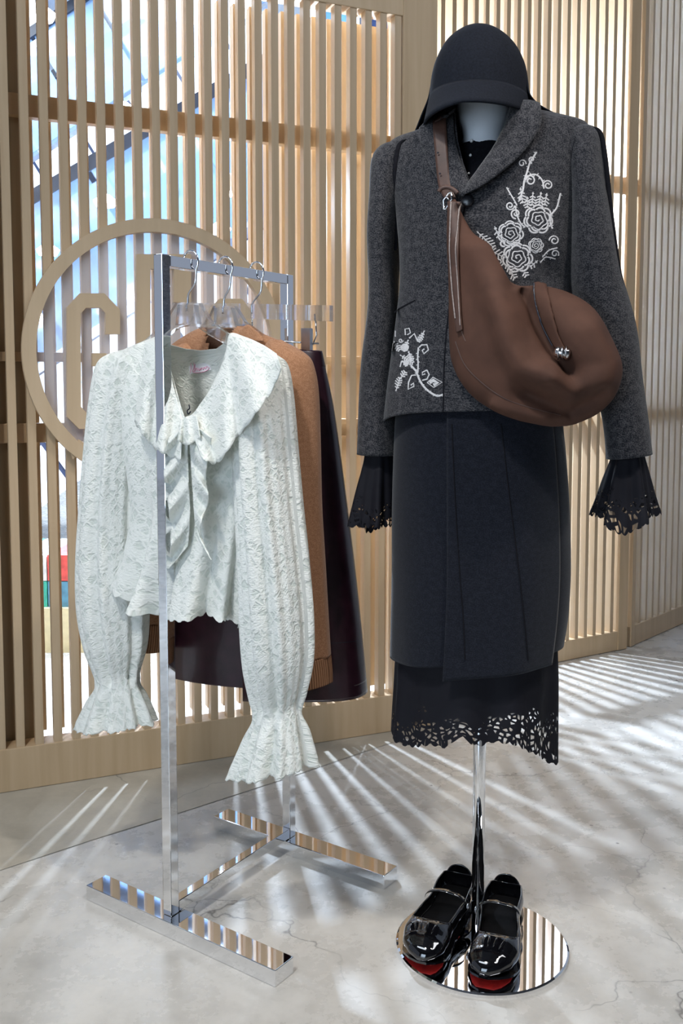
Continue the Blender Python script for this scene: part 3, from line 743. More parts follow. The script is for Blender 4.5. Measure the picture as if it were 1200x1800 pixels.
# ---- ink wool skirt
def skirt_disp(t, th, px, py): return 0.004*math.sin(3*th+1)*t + 0.003*math.sin(7*th)*t
skrt = thing('wool_skirt', 'long ink black wool skirt with overlapped front panel on the mannequin', 'skirt', (MO.x, MO.y, FM.hit(840, 1170).z))
srows = [(704,640,985,640,0.105),(700,720,985,720,0.112),(697,800,992,800,0.12),(695,900,998,900,0.126),(695,1000,999,1000,0.13),(694,1075,994,1075,0.132),(693,1143,985,1128,0.134)]
sk = loft('skirt_body', FM, srows, M['skirt_wool'], skrt, 60, 110, 2.4, skirt_disp, th=0.003)
prow = [(a-1, b, c+1, d, e+0.006) for a, b, c, d, e in srows]; prow[-1] = (692, 1165, 986, 1146, 0.142)
pan = loft('front_panel', FM, prow, M['skirt_wool'], skrt, 50, 40, 2.4, lambda t, th, px, py: skirt_disp(t, th, px, py)+0.001, trange=(math.radians(28), math.radians(101)), th=0.003)
sbv = bvh_of(sk, pan)
for nm, P in (('seam', [(794,745),(800,880),(808,1010),(814,1090),(817,1160)]), ('seam', [(880,745),(893,860),(908,980),(920,1090),(926,1160)])):
    v, f = ribbon_on(sbv, P, 2.2, 0.0025, None, 40, 0.001); world_child(mesh_obj(nm, v, f, M['black_cloth'], None, True), skrt)

# ---- black lace slip below the skirt
def slip_drop(t, th, px, py):
    if t < 0.5: return 0.0
    k = (t-0.5)*2
    x = math.cos(th)
    d = 0.066*max(0, (x-0.55)/0.45)**1.2 - 0.024*math.exp(-((x+0.02)/0.10)**2)*(1 if math.sin(th) > 0 else 0) + 0.004*math.sin(9*th)
    return d*k + (0.006*abs(math.sin(th*26)) if t > 0.985 else 0.0)
slip = thing('lace_slip', 'black lace slip with scalloped uneven hem below the wool skirt', 'slip', (MO.x, MO.y, FM.hit(840, 1300).z))
loft('slip_cloth', FM, [(700,1060,975,1060,0.112),(698,1130,978,1125,0.114),(695,1200,978,1190,0.116),(693,1242,976,1232,0.118),(692,1275,974,1264,0.12)], M['black_lace'], slip, 46, 220, 2.3,
     lambda t, th, px, py: (0.006*math.sin(8*th+0.6)+0.004*math.sin(13*th))*t, slip_drop)

# ---- jacket
jak = thing('tweed_jacket', 'charcoal tweed jacket with shawl lapels and silver rose embroidery on the mannequin', 'jacket', (MO.x, MO.y, FM.hit(840, 735).z))
VP = [(797,150),(799,200),(805,250),(814,286),(826,322),(846,294),(868,262),(886,226),(900,180),(902,150)]
def jcut(px, py, fs): return fs > 0.15 and in_poly(px, py, VP)
def jdisp(t, th, px, py):
    d = 0.0025*math.sin(5*th+2*t) 
    if math.sin(th) > 0:
        d += 0.004*math.exp(-((px-985)/22)**2 - ((py-460)/60)**2) - 0.010*math.exp(-((px-975)/18)**2-((py-490)/30)**2)
    return d
jt = loft('jacket_body', FM, [(803,202,902,190,0.045),(765,224,950,200,0.058),(722,243,1000,211,0.07),(690,256,1030,222,0.08),(678,280,1036,248,0.09),(692,340,1026,310,0.107),(702,400,1016,385,0.116),(706,450,1010,440,0.115),(706,505,1003,500,0.112),(700,560,1001,560,0.116),(692,620,1001,620,0.121),(683,685,1002,680,0.127),(677,724,1004,716,0.130)],
     M['tweed'], jak, 110, 150, 2.35, jdisp, lambda t, th, px, py: max(0, (t-0.9)/0.1)*(0.020*abs(math.cos(th))**4), th=0.003)
def sl_disp(ph):
    def d(t, th, px, py): return 0.0035*math.sin(9*t+2*th+ph)*math.sin(PI*t) + 0.002*math.sin(21*t-th)*math.sin(PI*t)
    return d
s1 = loft('sleeve', FM, [(690,253,705,250,0.012),(666,268,718,262,0.045),(659,300,716,300,0.062),(655,360,708,360,0.066),(652,430,702,430,0.062),(648,520,697,520,0.057),(641,620,691,620,0.054),(635,720,692,720,0.052),(631,797,697,800,0.052)], M['tweed'], jak, 70, 48, 2.2, sl_disp(0), th=0.003, off=0.012)
s2 = loft('sleeve', FM, [(1025,222,1038,224,0.012),(1000,236,1054,238,0.045),(1000,275,1063,280,0.062),(1000,340,1069,340,0.07),(1000,420,1079,415,0.07),(1004,500,1094,490,0.066),(1026,580,1111,570,0.06),(1047,660,1125,650,0.056),(1060,740,1137,730,0.054),(1066,806,1145,798,0.054)], M['tweed'], jak, 70, 48, 2.2, sl_disp(1.3), th=0.003, off=0.012)
jb = bvh_of(jt, s1, s2); jb0 = bvh_of(jt); clean_cut(jt, FM, VP)
FJ = Frame(MO + FM.n*0.085, YAW)
patch_on('lapel', jb0, [(897,190),(886,226),(868,262),(846,294),(826,322),(814,341)], [(946,202),(944,232),(920,272),(886,306),(850,333),(820,348)], M['tweed'], jak, 0.006, 36, 12, 0.004, FJ, 0.006, 0.012)
patch_on('lapel', jb0, [(742,236),(744,256),(756,286),(772,316),(795,340),(818,350)], [(800,190),(798,224),(803,258),(812,292),(822,318),(828,330)], M['tweed'], jak, 0.005, 36, 12, 0.004, FJ, 0.005, -0.008)
def strokes(name, polys, bv, mat, parent, lift=0.003, fb=None):
    V, Fc = [], []
    for P, wd in polys:
        if mat is M['thread']: wd *= 1.35
        v, f = ribbon_on(bv, P, wd, lift, fb, None, 0.0012); b = len(V); V += v; Fc += [tuple(b+i for i in q) for q in f]
    return world_child(mesh_obj(name, V, Fc, mat, None, True), parent)
def front_edge(): # overlap edge and pocket welt
    strokes('front_edge', [(spline([(820,352),(806,420),(792,520),(782,620),(779,724)], 40), 2.4)], jb0, M['black_cloth'], jak, 0.002, FJ)
    strokes('pocket_welt', [(spline([(693,549),(712,538),(731,528)], 12), 2.6)], jb0, M['black_cloth'], jak, 0.002, FJ)
    strokes('sleeve_seam', [(spline([(1012,240),(1006,270),(1003,310)], 12), 1.5)], jb, M['black_cloth'], jak, 0.001, FJ)  # thin black line down the inner edge of the sleeve
front_edge()
bp = lay(jb0, 822, 355, 0.006, FJ)
v, f = tube_vf([bp - FM.n*0.004, bp + FM.n*0.002, bp + FM.n*0.0035], [0.010, 0.0105, 0.007], 24); world_child(mesh_obj('button', v, f, M['button'], None, True), jak)
# black ribbons hanging from the shoulders
def cord_strip(name, P, wd, parent, off):
    V, Fc = [], []
    S = spline(P, 40)
    for i, (x, y) in enumerate(S):
        q = lay(jb, x, y, 0.0025) if off is None else FM.hit(x, y, off)
        if q is None: q = FM.hit(x, y, 0.0)
        q2 = q + FM.e*(wd*0.001)
        V += [q - FM.e*wd*0.0005 + FM.n*0.0012, q + FM.e*wd*0.0005 + FM.n*0.0012, q + FM.e*wd*0.0005 - FM.n*0.001, q - FM.e*wd*0.0005 - FM.n*0.001]
    n = len(S)
    for i in range(n-1):
        for k in range(4): Fc.append((i*4+k, i*4+(k+1) % 4, (i+1)*4+(k+1) % 4, (i+1)*4+k))
    Fc += [(3,2,1,0), tuple((n-1)*4+k for k in range(4))]
    return world_child(mesh_obj(name, V, Fc, M['black_cloth'], None, True), parent)
cord_strip('shoulder_ribbon', [(712,247),(702,258),(697,290),(694,340),(693,400),(691,440)], 8, jak, None)
cord_strip('shoulder_ribbon', [(1030,224),(1046,225),(1057,240),(1065,290),(1073,370),(1082,440),(1092,505)], 8, jak, 0.045)

# ---- embroidery
def rose(cx, cy, r, ph=0.0):
    out = []
    S = []
    for i in range(70):
        t = i/69; a = ph + t*4.6*PI; rr = r*0.06 + r*0.62*t
        rr *= 1 + 0.10*math.sin(5*a)
        S.append((cx + rr*math.cos(a), cy + rr*math.sin(a)))
    out.append((S, max(1.6, r*0.085)))
    for ring, (k, ex_) in enumerate(((6, 0.82), (7, 1.0))):
        for j in range(k):
            a0 = ph + 2*PI*j/k + ring*0.4; a1 = a0 + 2*PI/k*0.92; P = []
            for i in range(9):
                t = i/8; a = a0 + (a1-a0)*t; rr = r*(ex_ - 0.13*abs(2*t-1)**2)
                P.append((cx + rr*math.cos(a), cy + rr*math.sin(a)))
            out.append((P, max(1.8, r*0.12)))
    return out
def curl(x, y, r, a0, turns, wd=2.2):
    P = []
    for i in range(26):
        t = i/25; a = a0 + turns*2*PI*t; rr = r*(1-0.75*t); P.append((x + rr*math.cos(a), y + rr*math.sin(a)))
    return (P, wd)
def thorny(P, wd, n=10, th=4.0):
    S = spline(P, 5*n); out = [(S, wd)]
    for i in range(2, len(S)-2, 4):
        tx, ty = S[i+1][0]-S[i-1][0], S[i+1][1]-S[i-1][1]; l = math.hypot(tx, ty) or 1; sd = 1 if (i//4) % 2 else -1
        out.append(([S[i], (S[i][0] - sd*ty/l*th, S[i][1] + sd*tx/l*th)], 1.5))
    return out
def feather(x0, y0, x1, y1, n, ln, wd=2.4):
    out = [([(x0, y0), ((x0+x1)/2, (y0+y1)/2), (x1, y1)], 1.6)]
    tx, ty = x1-x0, y1-y0; l = math.hypot(tx, ty)
    for i in range(n):
        t = (i+0.5)/n; x, y = x0+tx*t, y0+ty*t; k = ln*math.sin(PI*min(1, t*0.9+0.12))
        for sd in (-1, 1): out.append(([(x, y), (x - tx/l*k*0.55 - sd*ty/l*k, y - ty/l*k*0.55 + sd*tx/l*k)], wd))
    return out
E = []
for r_ in ((945,386,25,0.3),(897,411,22,1.1),(909,453,26,2.0),(941,432,13,0.0)): E += rose(*r_)
E += thorny([(912,352),(918,336),(921,318),(926,302),(930,288),(936,278),(942,268)], 3.2, 9)
E += [curl(917,288,7,0.2,-1.2), curl(934,281,6,1.5,1.1), curl(931,318,10,PI,1.4,2.6), curl(962,326,9,PI*0.9,1.5,2.4)]
E += thorny([(922,318),(930,309),(942,308),(952,318),(955,332)], 2.8, 7)
E += feather(918,358,914,330,5,8) + feather(934,362,936,338,5,7) + feather(946,362,950,338,5,8) + feather(956,362,960,340,4,7) + feather(926,366,926,346,4,7)
E += thorny([(890,330),(897,342),(904,354),(908,362)], 2.4, 4, 3) + [curl(896,362,8,0,1.4,2.4), curl(906,376,9,PI*0.5,1.3,2.6)]
E += thorny([(905,362),(908,378),(914,392),(922,400)], 2.6, 5, 3)
E += thorny([(984,340),(981,352),(977,366),(968,378),(966,392),(970,402)], 3.0, 6, 3.5)
E += [curl(973,423,9,PI,1.4,2.4), curl(974,446,7,0.5,-1.2,2.2)] + thorny([(952,452),(964,440),(978,436)], 2.4, 4, 3) + thorny([(948,462),(958,452),(975,455)], 2.2, 4, 3)
E += feather(868,436,838,407,7,9) + feather(884,452,850,434,6,9) + feather(877,418,869,398,3,6) + feather(930,470,944,458,3,6)
E += [curl(877,461,8,0,1.3,2.4), curl(884,428,6,1,1,3.0)] + feather(905,490,895,478,3,7) + feather(925,486,917,474,3,6) + feather(902,480,884,462,5,7)
strokes('rose_embroidery', E, jb0, M['thread'], jak, 0.0012, FJ)
def hh(x, y): return (660 + x/7.5, 560 + y/7.5)
H = []
H += thorny([hh(895,1000),hh(820,1020),hh(740,985),hh(660,920),hh(600,840),hh(555,740),hh(535,690),hh(470,620)], 3.4, 9, 3)
H += thorny([hh(560,720),hh(565,600),hh(560,500),hh(570,380)], 2.6, 7, 3)
H += [([hh(580,380),hh(610,350),hh(680,345),hh(700,415),hh(640,465),hh(620,420),hh(650,400)], 2.4), ([hh(680,680),hh(620,710),hh(620,745),hh(660,730)], 2.2), ([hh(680,680),hh(710,740),hh(680,800),hh(620,815)], 2.4)]
H += [([hh(685,845),hh(760,775),hh(880,840),hh(770,910),hh(685,845)], 1.8), ([hh(715,845),hh(765,815),hh(820,845),hh(765,875)], 6.0)]
H += [([hh(540,745),hh(480,750),hh(440,840),hh(435,935),hh(510,895),hh(505,850),hh(470,880)], 2.4)]
H += feather(*hh(330,780), *hh(275,960), 6, 6) + feather(*hh(400,700), *hh(330,800), 4, 6) + feather(*hh(430,600), *hh(350,560), 4, 6)
H += feather(*hh(500,590), *hh(330,480), 7, 7) + feather(*hh(480,560), *hh(440,430), 5, 6) + feather(*hh(380,420), *hh(440,280), 6, 6) + feather(*hh(330,420), *hh(250,300), 5, 6)
H += feather(*hh(570,310), *hh(650,160), 6, 5) + [([hh(450,260),hh(515,200),hh(560,300)], 2.6), ([hh(270,240),hh(270,160)], 2.0), ([hh(400,220),hh(395,140),hh(450,130),hh(465,190),hh(425,215)], 2.0)]
H += [curl(*hh(340,290), 4, 0, 1.2, 1.8), ([hh(300,300),hh(240,330),hh(225,430)], 2.2), ([hh(330,640),hh(350,560)], 2)] + rose(*hh(390,385), 6.5)
strokes('rose_embroidery', H, jb0, M['thread'], jak, 0.0012, FJ)

# ---- black lace blouse under the jacket: front, cuffs, pearls
blk = thing('black_blouse', 'black blouse with lace cuffs and pearl buttons worn under the tweed jacket', 'blouse', (MO.x, MO.y, FM.hit(840, 760).z))
bf = loft('blouse_front', FM, [(808,262,886,256,0.052),(797,274,903,266,0.058),(772,300,930,292,0.070),(750,340,960,332,0.085),(745,420,965,412,0.095),(745,520,965,520,0.095),(745,640,965,640,0.09)], M['black_cloth'], blk, 40, 80, 2.3)
bb = bvh_of(bf)
for (x, y, r) in ((829,249,0.0030),(827,274,0.0026),(824,306,0.0022),(900,189,0.0016)):
    c = lay(bb, x, y, 0.002, FJ) if y > 200 else FM.hit(x, y, 0.05)
    bm = bmesh.new(); bmesh.ops.create_uvsphere(bm, u_segments=12, v_segments=8, radius=r, matrix=Matrix.Translation(c)); me = bpy.data.meshes.new('pearl_button'); bm.to_mesh(me); bm.free()
    me.materials.append(M['pearl']); me.polygons.foreach_set('use_smooth', [True]*len(me.polygons)); o = bpy.data.objects.new('pearl_button', me); COL.objects.link(o); world_child(o, blk)
def cuff_disp(ph):
    return lambda t, th, px, py: (0.008*math.sin(6*th+ph) + 0.004*math.sin(11*th+1.7*ph))*t**1.2
def cuff_drop(c0_):
    return lambda t, th, px, py: (0.026*max(0, math.cos(th-c0_))**6*t**3 + (0.005*abs(math.sin(th*15)) if t > 0.97 else 0))
loft('lace_cuff', FM, [(642,786,689,788,0.032),(640,808,691,808,0.034),(630,850,696,850,0.045),(622,890,699,892,0.053),(618,916,699,918,0.058)], M['black_cuff'], blk, 40, 150, 2.1, cuff_disp(0.4), cuff_drop(4.2), off=0.012)
loft('lace_cuff', FM, [(1076,786,1128,782,0.032),(1074,806,1131,802,0.034),(1062,842,1138,836,0.045),(1051,880,1146,876,0.055),(1044,902,1152,902,0.06)], M['black_cuff'], blk, 40, 150, 2.1, cuff_disp(1.9), cuff_drop(1.6), off=0.012)

# ---- hat
hat = thing('felt_hat', 'black felt riding style hat with visor and neck flap on the mannequin', 'hat', (MO.x, MO.y, FM.hit(845, 180).z))
hrows = [(836,53,850,52,0.012),(812,63,878,60,0.052),(786,86,904,81,0.084),(770,116,920,110,0.102),(762,145,926,139,0.110),(759,175,928,167,0.113),(757,200,930,190,0.114)]
hd_ = loft('crown', FM, hrows, M['felt'], hat, 40, 72, 2.1, caps=(True, False), th=0.003)
# visor: crescent plate in front of the crown
V, Fc = [], []
ring = loft('tmp', FM, hrows[-3:-1], None, None, 2, 72, 2.1)
rv = [v.co.copy() for v in ring.data.vertices][72:]
bpy.data.objects.remove(ring, do_unlink=True)
ks = list(range(0, 37)); nb_ = 8
for k in ks:
    th_ = 2*PI*k/72; p = rv[k]; rad_ = (FM.e*(math.cos(th_)*0.22 - 0.10*math.sin(th_)) + FM.n*math.sin(th_))
    ln = 0.056*max(0.0, math.sin(th_))**0.5
    for j in range(nb_):
        t = j/(nb_-1); side = -math.cos(th_)
        V.append(p + Vector((0,0,-0.006)) + rad_*(ln*t + 0.002) - Vector((0, 0, (0.026*t**1.2)*max(0, math.sin(th_))**0.5 + 0.020*t*max(0, side) + 0.022*t)))
for i in range(len(ks)-1):
    for j in range(nb_-1): Fc.append((i*nb_+j, (i+1)*nb_+j, (i+1)*nb_+j+1, i*nb_+j+1))
vz = mesh_obj('visor', V, Fc, M['felt'], None, True); world_child(vz, hat); solid(vz, 0.004, 0.0)
loft('neck_flap', FM, [(761,150,927,144,0.108),(757,180,932,172,0.112),(748,208,950,194,0.118),(738,238,992,217,0.125)], M['felt'], hat, 30, 60, 2.1, lambda t, th, px, py: 0.006*math.sin(7*th)*t, trange=(PI*0.93, 2*PI*1.035), th=0.002)

# ================================================================== suede bag
OFFB = 0.135
bag = thing('suede_bag', 'slouchy brown suede crossbody bag with buckled strap and metal clasp', 'bag', (MO.x, MO.y-0.13, FM.hit(900, 748).z))
def seg_d(px, py, P):
    best = 1e9
    for (x0, y0), (x1, y1) in zip(P, P[1:]):
        dx, dy = x1-x0, y1-y0; t = max(0, min(1, ((px-x0)*dx+(py-y0)*dy)/(dx*dx+dy*dy))); d = math.hypot(px-x0-t*dx, py-y0-t*dy); best = min(best, d)
    return best
RID = [(840,440),(868,505),(893,560),(908,610),(930,645),(965,668)]
RID2 = [(1000,690),(985,668),(975,648)]
VAL = [(938,520),(952,570),(985,625),(1005,650)]
def bag_disp(t, th, px, py):
    if math.sin(th) <= 0: return 0.0
    g = lambda P, w_: math.exp(-(seg_d(px, py, P)/w_)**2)
    return bag_k*min(1.0, 1.6*math.sin(th)-0.1 if math.sin(th) > 0.0625 else 0)*(0.022*g(RID, 24) + 0.016*g(RID2, 18) - 0.020*g(VAL, 16) + 0.014*g([(1030,580),(1060,640),(1050,670)], 30) - 0.016*g([(925,690),(1010,722),(1060,700)], 16) + 0.010*g([(880,715),(960,738)], 14))
bag_k = 1.45
brow = [(789,352,800,350,0.004),(787,385,818,388,0.012),(787,430,843,430,0.020),(788,480,876,478,0.030),(789,525,910,502,0.040),(789,565,955,503,0.050),(790,600,1003,516,0.056),(794,635,1046,545,0.060),(808,668,1078,600,0.062),(832,698,1094,648,0.058),(868,722,1082,694,0.048),(908,738,1052,726,0.032),(945,746,1015,744,0.012),(970,750,995,749,0.003)]
bg = loft('bag_body', FM, brow, M['suede'], bag, 110, 120, 2.3, bag_disp, caps=(True, True), off=OFFB)
bgb = bvh_of(bg); bjb = bvh_of(bg, jt, s1, s2)
FBG = Frame(MO + FM.n*(OFFB+0.02), YAW)
def bstroke(name, P, wd, mat, lift=0.001, bv=None): return strokes(name, [(spline(P, 50), wd)], bv or bgb, mat, bag, lift, FBG)
bstroke('base_seam', [(800,600),(816,640),(846,672),(886,700),(930,716),(985,730)], 2.0, M['suede_edge'], 0.0005)
bstroke('gusset_seam', [(818,600),(812,585),(806,560)], 2.0, M['suede_edge'], 0.0005)
sidest = patch_on('side_strap', bgb, [(790,356),(790,420),(793,480),(800,545),(806,585)], [(806,356),(808,420),(809,480),(812,545),(815,580)], M['suede_edge'], bag, 0.004, 40, 6, 0.004, FBG)
sub(bstroke('strap_edge', [(794,358),(795,420),(798,490),(805,560)], 1.8, M['stitch'], 0.0075), sidest)
sub(bstroke('strap_edge', [(804,358),(806,420),(808,490),(813,572)], 1.6, M['stitch'], 0.0075), sidest)
clst = patch_on('closure_strap', bgb, [(938,503),(946,535),(958,570),(975,603),(986,618)], [(957,500),(966,530),(974,558),(984,588),(996,612)], M['suede'], bag, 0.005, 30, 6, 0.003, FBG, 0.0)
sub(bstroke('strap_edge', [(939,505),(947,537),(959,572),(976,605)], 2.0, M['dark'], 0.0075), clst)
cp = lay(bgb, 993, 617, 0.008, FBG)
clasp = world_child(tube('clasp', [cp - FM.e*0.012 + Vector((0,0,0.003)), cp - FM.e*0.008+ Vector((0,0,0.002)), cp, cp + FM.e*0.008 - Vector((0,0,0.002)), cp + FM.e*0.012 - Vector((0,0,0.003))], [0.006, 0.0095, 0.0075, 0.0095, 0.006], M['chrome'], None, 18), bag)
for a in (-0.006, 0.0, 0.006):
    c = cp + FM.e*a
    sub(tube('clasp_ring', [c + (FM.n*math.cos(q) + Vector((0,0,1))*math.sin(q))*0.0095 for q in [i*PI/8 for i in range(16)]], 0.0014, M['steel'], None, 6, True), clasp)
# shoulder strap over the jacket
sstrap = patch_on('shoulder_strap', jb0, [(764,213),(768,250),(772,290),(777,330),(786,352)], [(787,205),(790,250),(793,290),(797,330),(806,352)], M['suede_edge'], bag, 0.015, 40, 6, 0.004, FJ, 0.0)
def ring_px(name, P, r, mat, off, closed=True):
    return world_child(tube(name, [Vector(q) for q in [FM.hit(x, y, off) for x, y in P]], r, mat, None, 8, closed), bag)
bo = OFFB - 0.005
bkl = ring_px('buckle', [(780,368),(779,352),(789,340),(793,338),(794,350),(783,368)], 0.0017, M['chrome'], bo+0.012)
sub(ring_px('buckle_pin', [(783,345),(790,352)], 0.0012, M['chrome'], bo+0.014, False), bkl)
ring_px('strap_keeper', spline([(771,337),(776,331),(786,329),(796,333),(804,340)], 20), 0.0035, M['suede_edge'], bo+0.010, False)
for (x, y) in ((777,278),(781,313)):
    c = lay(jb0, x, y, 0.0205, FJ); sub(tube('strap_hole', [c, c + FM.n*0.0008], 0.0016, M['dark'], None, 10), sstrap)

# ================================================================== shoes
def make_shoe(label, heel, toe, mirror):
    ax = (toe-heel); ang = math.atan2(ax.y, ax.x)
    t = thing('mary_jane_shoe', label, 'shoe', (heel.x, heel.y, 0.008), ang, 'pair of patent shoes on the mirror base')
    Ln = 0.240
    def prof(u):  # half width, top height, sole height
        wd = spline_at([(0, 0.016), (0.05, 0.031), (0.18, 0.0365), (0.4, 0.036), (0.6, 0.038), (0.76, 0.041), (0.88, 0.037), (0.96, 0.025), (1.0, 0.008)], u)
        tp = spline_at([(0, 0.074), (0.06, 0.077), (0.2, 0.072), (0.4, 0.062), (0.6, 0.058), (0.76, 0.054), (0.88, 0.046), (0.96, 0.036), (1.0, 0.024)], u)
        so = spline_at([(0, 0.020), (0.25, 0.020), (0.42, 0.013), (0.6, 0.005), (0.8, 0.006), (1.0, 0.015)], u)
        return wd, tp, so
    nU, nT = 60, 48
    sway = lambda u: mirror*0.012*math.sin(PI*max(0, u-0.35)/0.65*0.9)
    V, Fc = [], []
    for i in range(nU):
        u = i/(nU-1); wd, tp, so = prof(u)
        for k in range(nT):
            th = 2*PI*k/nT; c, d = sgnpow(math.cos(th), 2/2.5), sgnpow(math.sin(th), 2/2.3)
            zc = (tp+so)/2; z = zc + (tp-so)/2*d
            wr = wd*(1.0 - (0.10 if d > 0 else 0.0)*d)
            ruf = 0.0
            if u > 0.68 and d > 0.2: ruf = 0.0005*math.sin(th*14)*math.sin(PI*min(1, (u-0.68)/0.27))
            V.append((u*Ln - 0.01, c*wr + sway(u), z + ruf))
    for i in range(nU-1):
        u = (i+0.5)/(nU-1); wd, tp, so = prof(u)
        for k in range(nT):
            th = 2*PI*(k+0.5)/nT
            if 0.03 < u < 0.75 and math.sin(th) > 0:
                lim = 0.93 if u < 0.45 else 0.93 - 0.13*((u-0.45)/0.30)**3
                if u > 0.66: lim *= math.sqrt(max(0, 1-((u-0.66)/0.085)**2))
                if abs(math.cos(th)) < lim: continue
            Fc.append((i*nT+k, i*nT+(k+1) % nT, (i+1)*nT+(k+1) % nT, (i+1)*nT+k))
    Fc += [tuple(range(nT-1, -1, -1)), tuple((nU-1)*nT+k for k in range(nT))]
    up = mesh_obj('upper', V, Fc, M['patent'], t, True); solid(up, 0.0022, 0.0)
    def plate(name, us, zf, wf, th_, mat):
        V, Fc = [], []; n = len(us)
        for u in us:
            wd, tp, so = prof(u); 
            for (s_, zz_) in ((-1, 0), (1, 0), (1, th_), (-1, th_)): V.append((u*Ln-0.01, s_*wd*wf + sway(u), zf(u) + zz_))
        for i in range(n-1):
            for k in range(4): Fc.append((i*4+k, i*4+(k+1) % 4, (i+1)*4+(k+1) % 4, (i+1)*4+k))
        Fc += [(3,2,1,0), tuple((n-1)*4+k for k in range(4))]
        return mesh_obj(name, V, Fc, mat, t, False)
    us = [0.0+i/30 for i in range(31)]
    sl_ = plate('sole', us, lambda u: prof(u)[2]-0.005, 1.05, 0.004, M['patent'])
    rt_ = plate('red_tread', [0.45+0.53*i/16 for i in range(17)], lambda u: prof(u)[2]-0.0062, 0.92, 0.0012, M['red_sole'])
    sub(rt_, sl_); rt_['label'] = 'red tread under the toe'
    plate('insole', [0.03+0.76*i/20 for i in range(21)], lambda u: prof(u)[2]+0.010, 0.86, 0.003, M['insole'])
    # block heel
    V, Fc = [], []
    hp = [(math.cos(a)*0.029 + 0.022, math.sin(a)*0.029) for a in [PI/2 + i*PI/10 for i in range(11)]] + [(0.055, -0.028), (0.055, 0.028)]
    n = len(hp); V = [(x*0.93, y*0.9, 0.0) for x, y in hp] + [(x, y, 0.0165) for x, y in hp]
    Fc = [tuple(range(n-1, -1, -1)), tuple(range(n, 2*n))] + [(i, (i+1) % n, n+(i+1) % n, n+i) for i in range(n)]
    mesh_obj('heel', V, Fc, M['patent'], t)
    # strap and rolled topline
    u0 = 0.40; wd, tp, so = prof(u0); P = []
    for i in range(13):
        a = PI*i/12; P.append((u0*Ln-0.01 + 0.006*math.sin(a), math.cos(a)*(wd+0.002) + sway(u0), 0.050 + 0.020*math.sin(a)))
    V, Fc = [], []
    for q in P:
        for dx, dz in ((-0.005, 0), (0.005, 0), (0.005, 0.002), (-0.005, 0.002)): V.append((q[0]+dx, q[1], q[2]+dz))
    for i in range(len(P)-1):
        for k in range(4): Fc.append((i*4+k, i*4+(k+1) % 4, (i+1)*4+(k+1) % 4, (i+1)*4+k))
    st = mesh_obj('strap', V, Fc, M['patent'], t, True)
    sy = mirror*(-1)
    q = Vector((u0*Ln-0.01, sy*(wd+0.004), 0.047))
    bk = tube('buckle', [q + Vector((0.007*math.cos(a), 0, 0.006*math.sin(a))) for a in [PI/4 + i*PI/2 for i in range(4)]], 0.0013, M['chrome'], t, 6, True); sub(bk, st)
    # rolled collar of the opening
    TL = []
    for side in (1, -1):
        row = []
        for i in range(24):
            u = 0.03 + 0.714*i/23; wd, tp, so = prof(u)
            lim = 0.93 if u < 0.45 else 0.93 - 0.13*((u-0.45)/0.30)**3
            if u > 0.66: lim *= math.sqrt(max(0.0, 1-((u-0.66)/0.085)**2))
            th = math.acos(min(1, lim)); c, d = sgnpow(math.cos(th), 2/2.5), sgnpow(math.sin(th), 2/2.3)
            row.append((u*Ln-0.01, side*c*wd*(1-0.1*d)+sway(u), (tp+so)/2 + (tp-so)/2*d))
        TL.append(row)
    loop = TL[0] + TL[1][::-1]
    tube('topline_binding', loop, 0.0017, M['patent'], t, 8, True)
    # gathered ridges on the vamp
    for k in (-3, -1.2, 0.6, 2.6):
        P = []
        for i in range(8):
            u = 0.765 + 0.10*i/7; wd, tp, so = prof(u); c = k/5.0*(0.9 - 0.2*i/7); d = (1-abs(c)**2.5)**(1/2.3)
            P.append((u*Ln-0.01, c*wd*0.95 + sway(u), (tp+so)/2 + (tp-so)/2*d + 0.0004))
        tube('gather', P, [0.0008, 0.0016, 0.002, 0.002, 0.002, 0.002, 0.0014, 0.0006], M['patent'], t, 6)
    return t
def spline_at(T, u):
    for (a, va), (b, vb) in zip(T, T[1:]):
        if u <= b:
            t = (u-a)/(b-a); t = t*t*(3-2*t)*0.5 + t*0.5; return va + (vb-va)*t
    return T[-1][1]
hR, tR = G(889, 1606, 0.008), G(856, 1700, 0.008); hL, tL = G(806, 1588, 0.008), G(752, 1690, 0.008)
make_shoe('black patent mary jane shoe closer to the rack foot, strap lifted', hL, tL, -1)
make_shoe('black patent mary jane shoe with strap lying flat across the opening', hR, tR, 1)

# ================================================================== cream lace blouse on the rack
blo = thing('lace_blouse', 'cream lace blouse with ruffled collar and gathered cuffs hanging on the rack', 'blouse', FB.O + Vector((0,0,FB.hit(330, 1090).z)))
VB = [(268,540),(285,590),(297,640),(318,715),(326,738),(342,724),(366,690),(388,645),(402,600),(425,540)]
def bcut(px, py, fs):
    if fs > 0: return in_poly(px, py, VB)
    return in_poly(px, py, [(285,540),(294,598),(315,611),(350,616),(385,612),(396,590),(415,540)])
def folds(n1, n2, amp, ph=0.0, tp=1.0):
    def d(t, th, px, py): return amp*(0.6*math.sin(n1*th+ph+1.5*t) + 0.5*math.sin(n2*th+2.1*ph-t))*(0.15+0.85*t**tp)
    return d
def pep(t, th, px, py):
    return (0.003+0.020*max(0, (t-0.62)/0.38)**1.2)*(math.sin(11*th+0.5) + 0.5*math.sin(17*th+2)) + 0.004*math.sin(6*th)
def hemscal(amp, n, t0=0.965):
    return lambda t, th, px, py: amp*abs(math.sin(n*th))*(1 if t > t0 else 0)
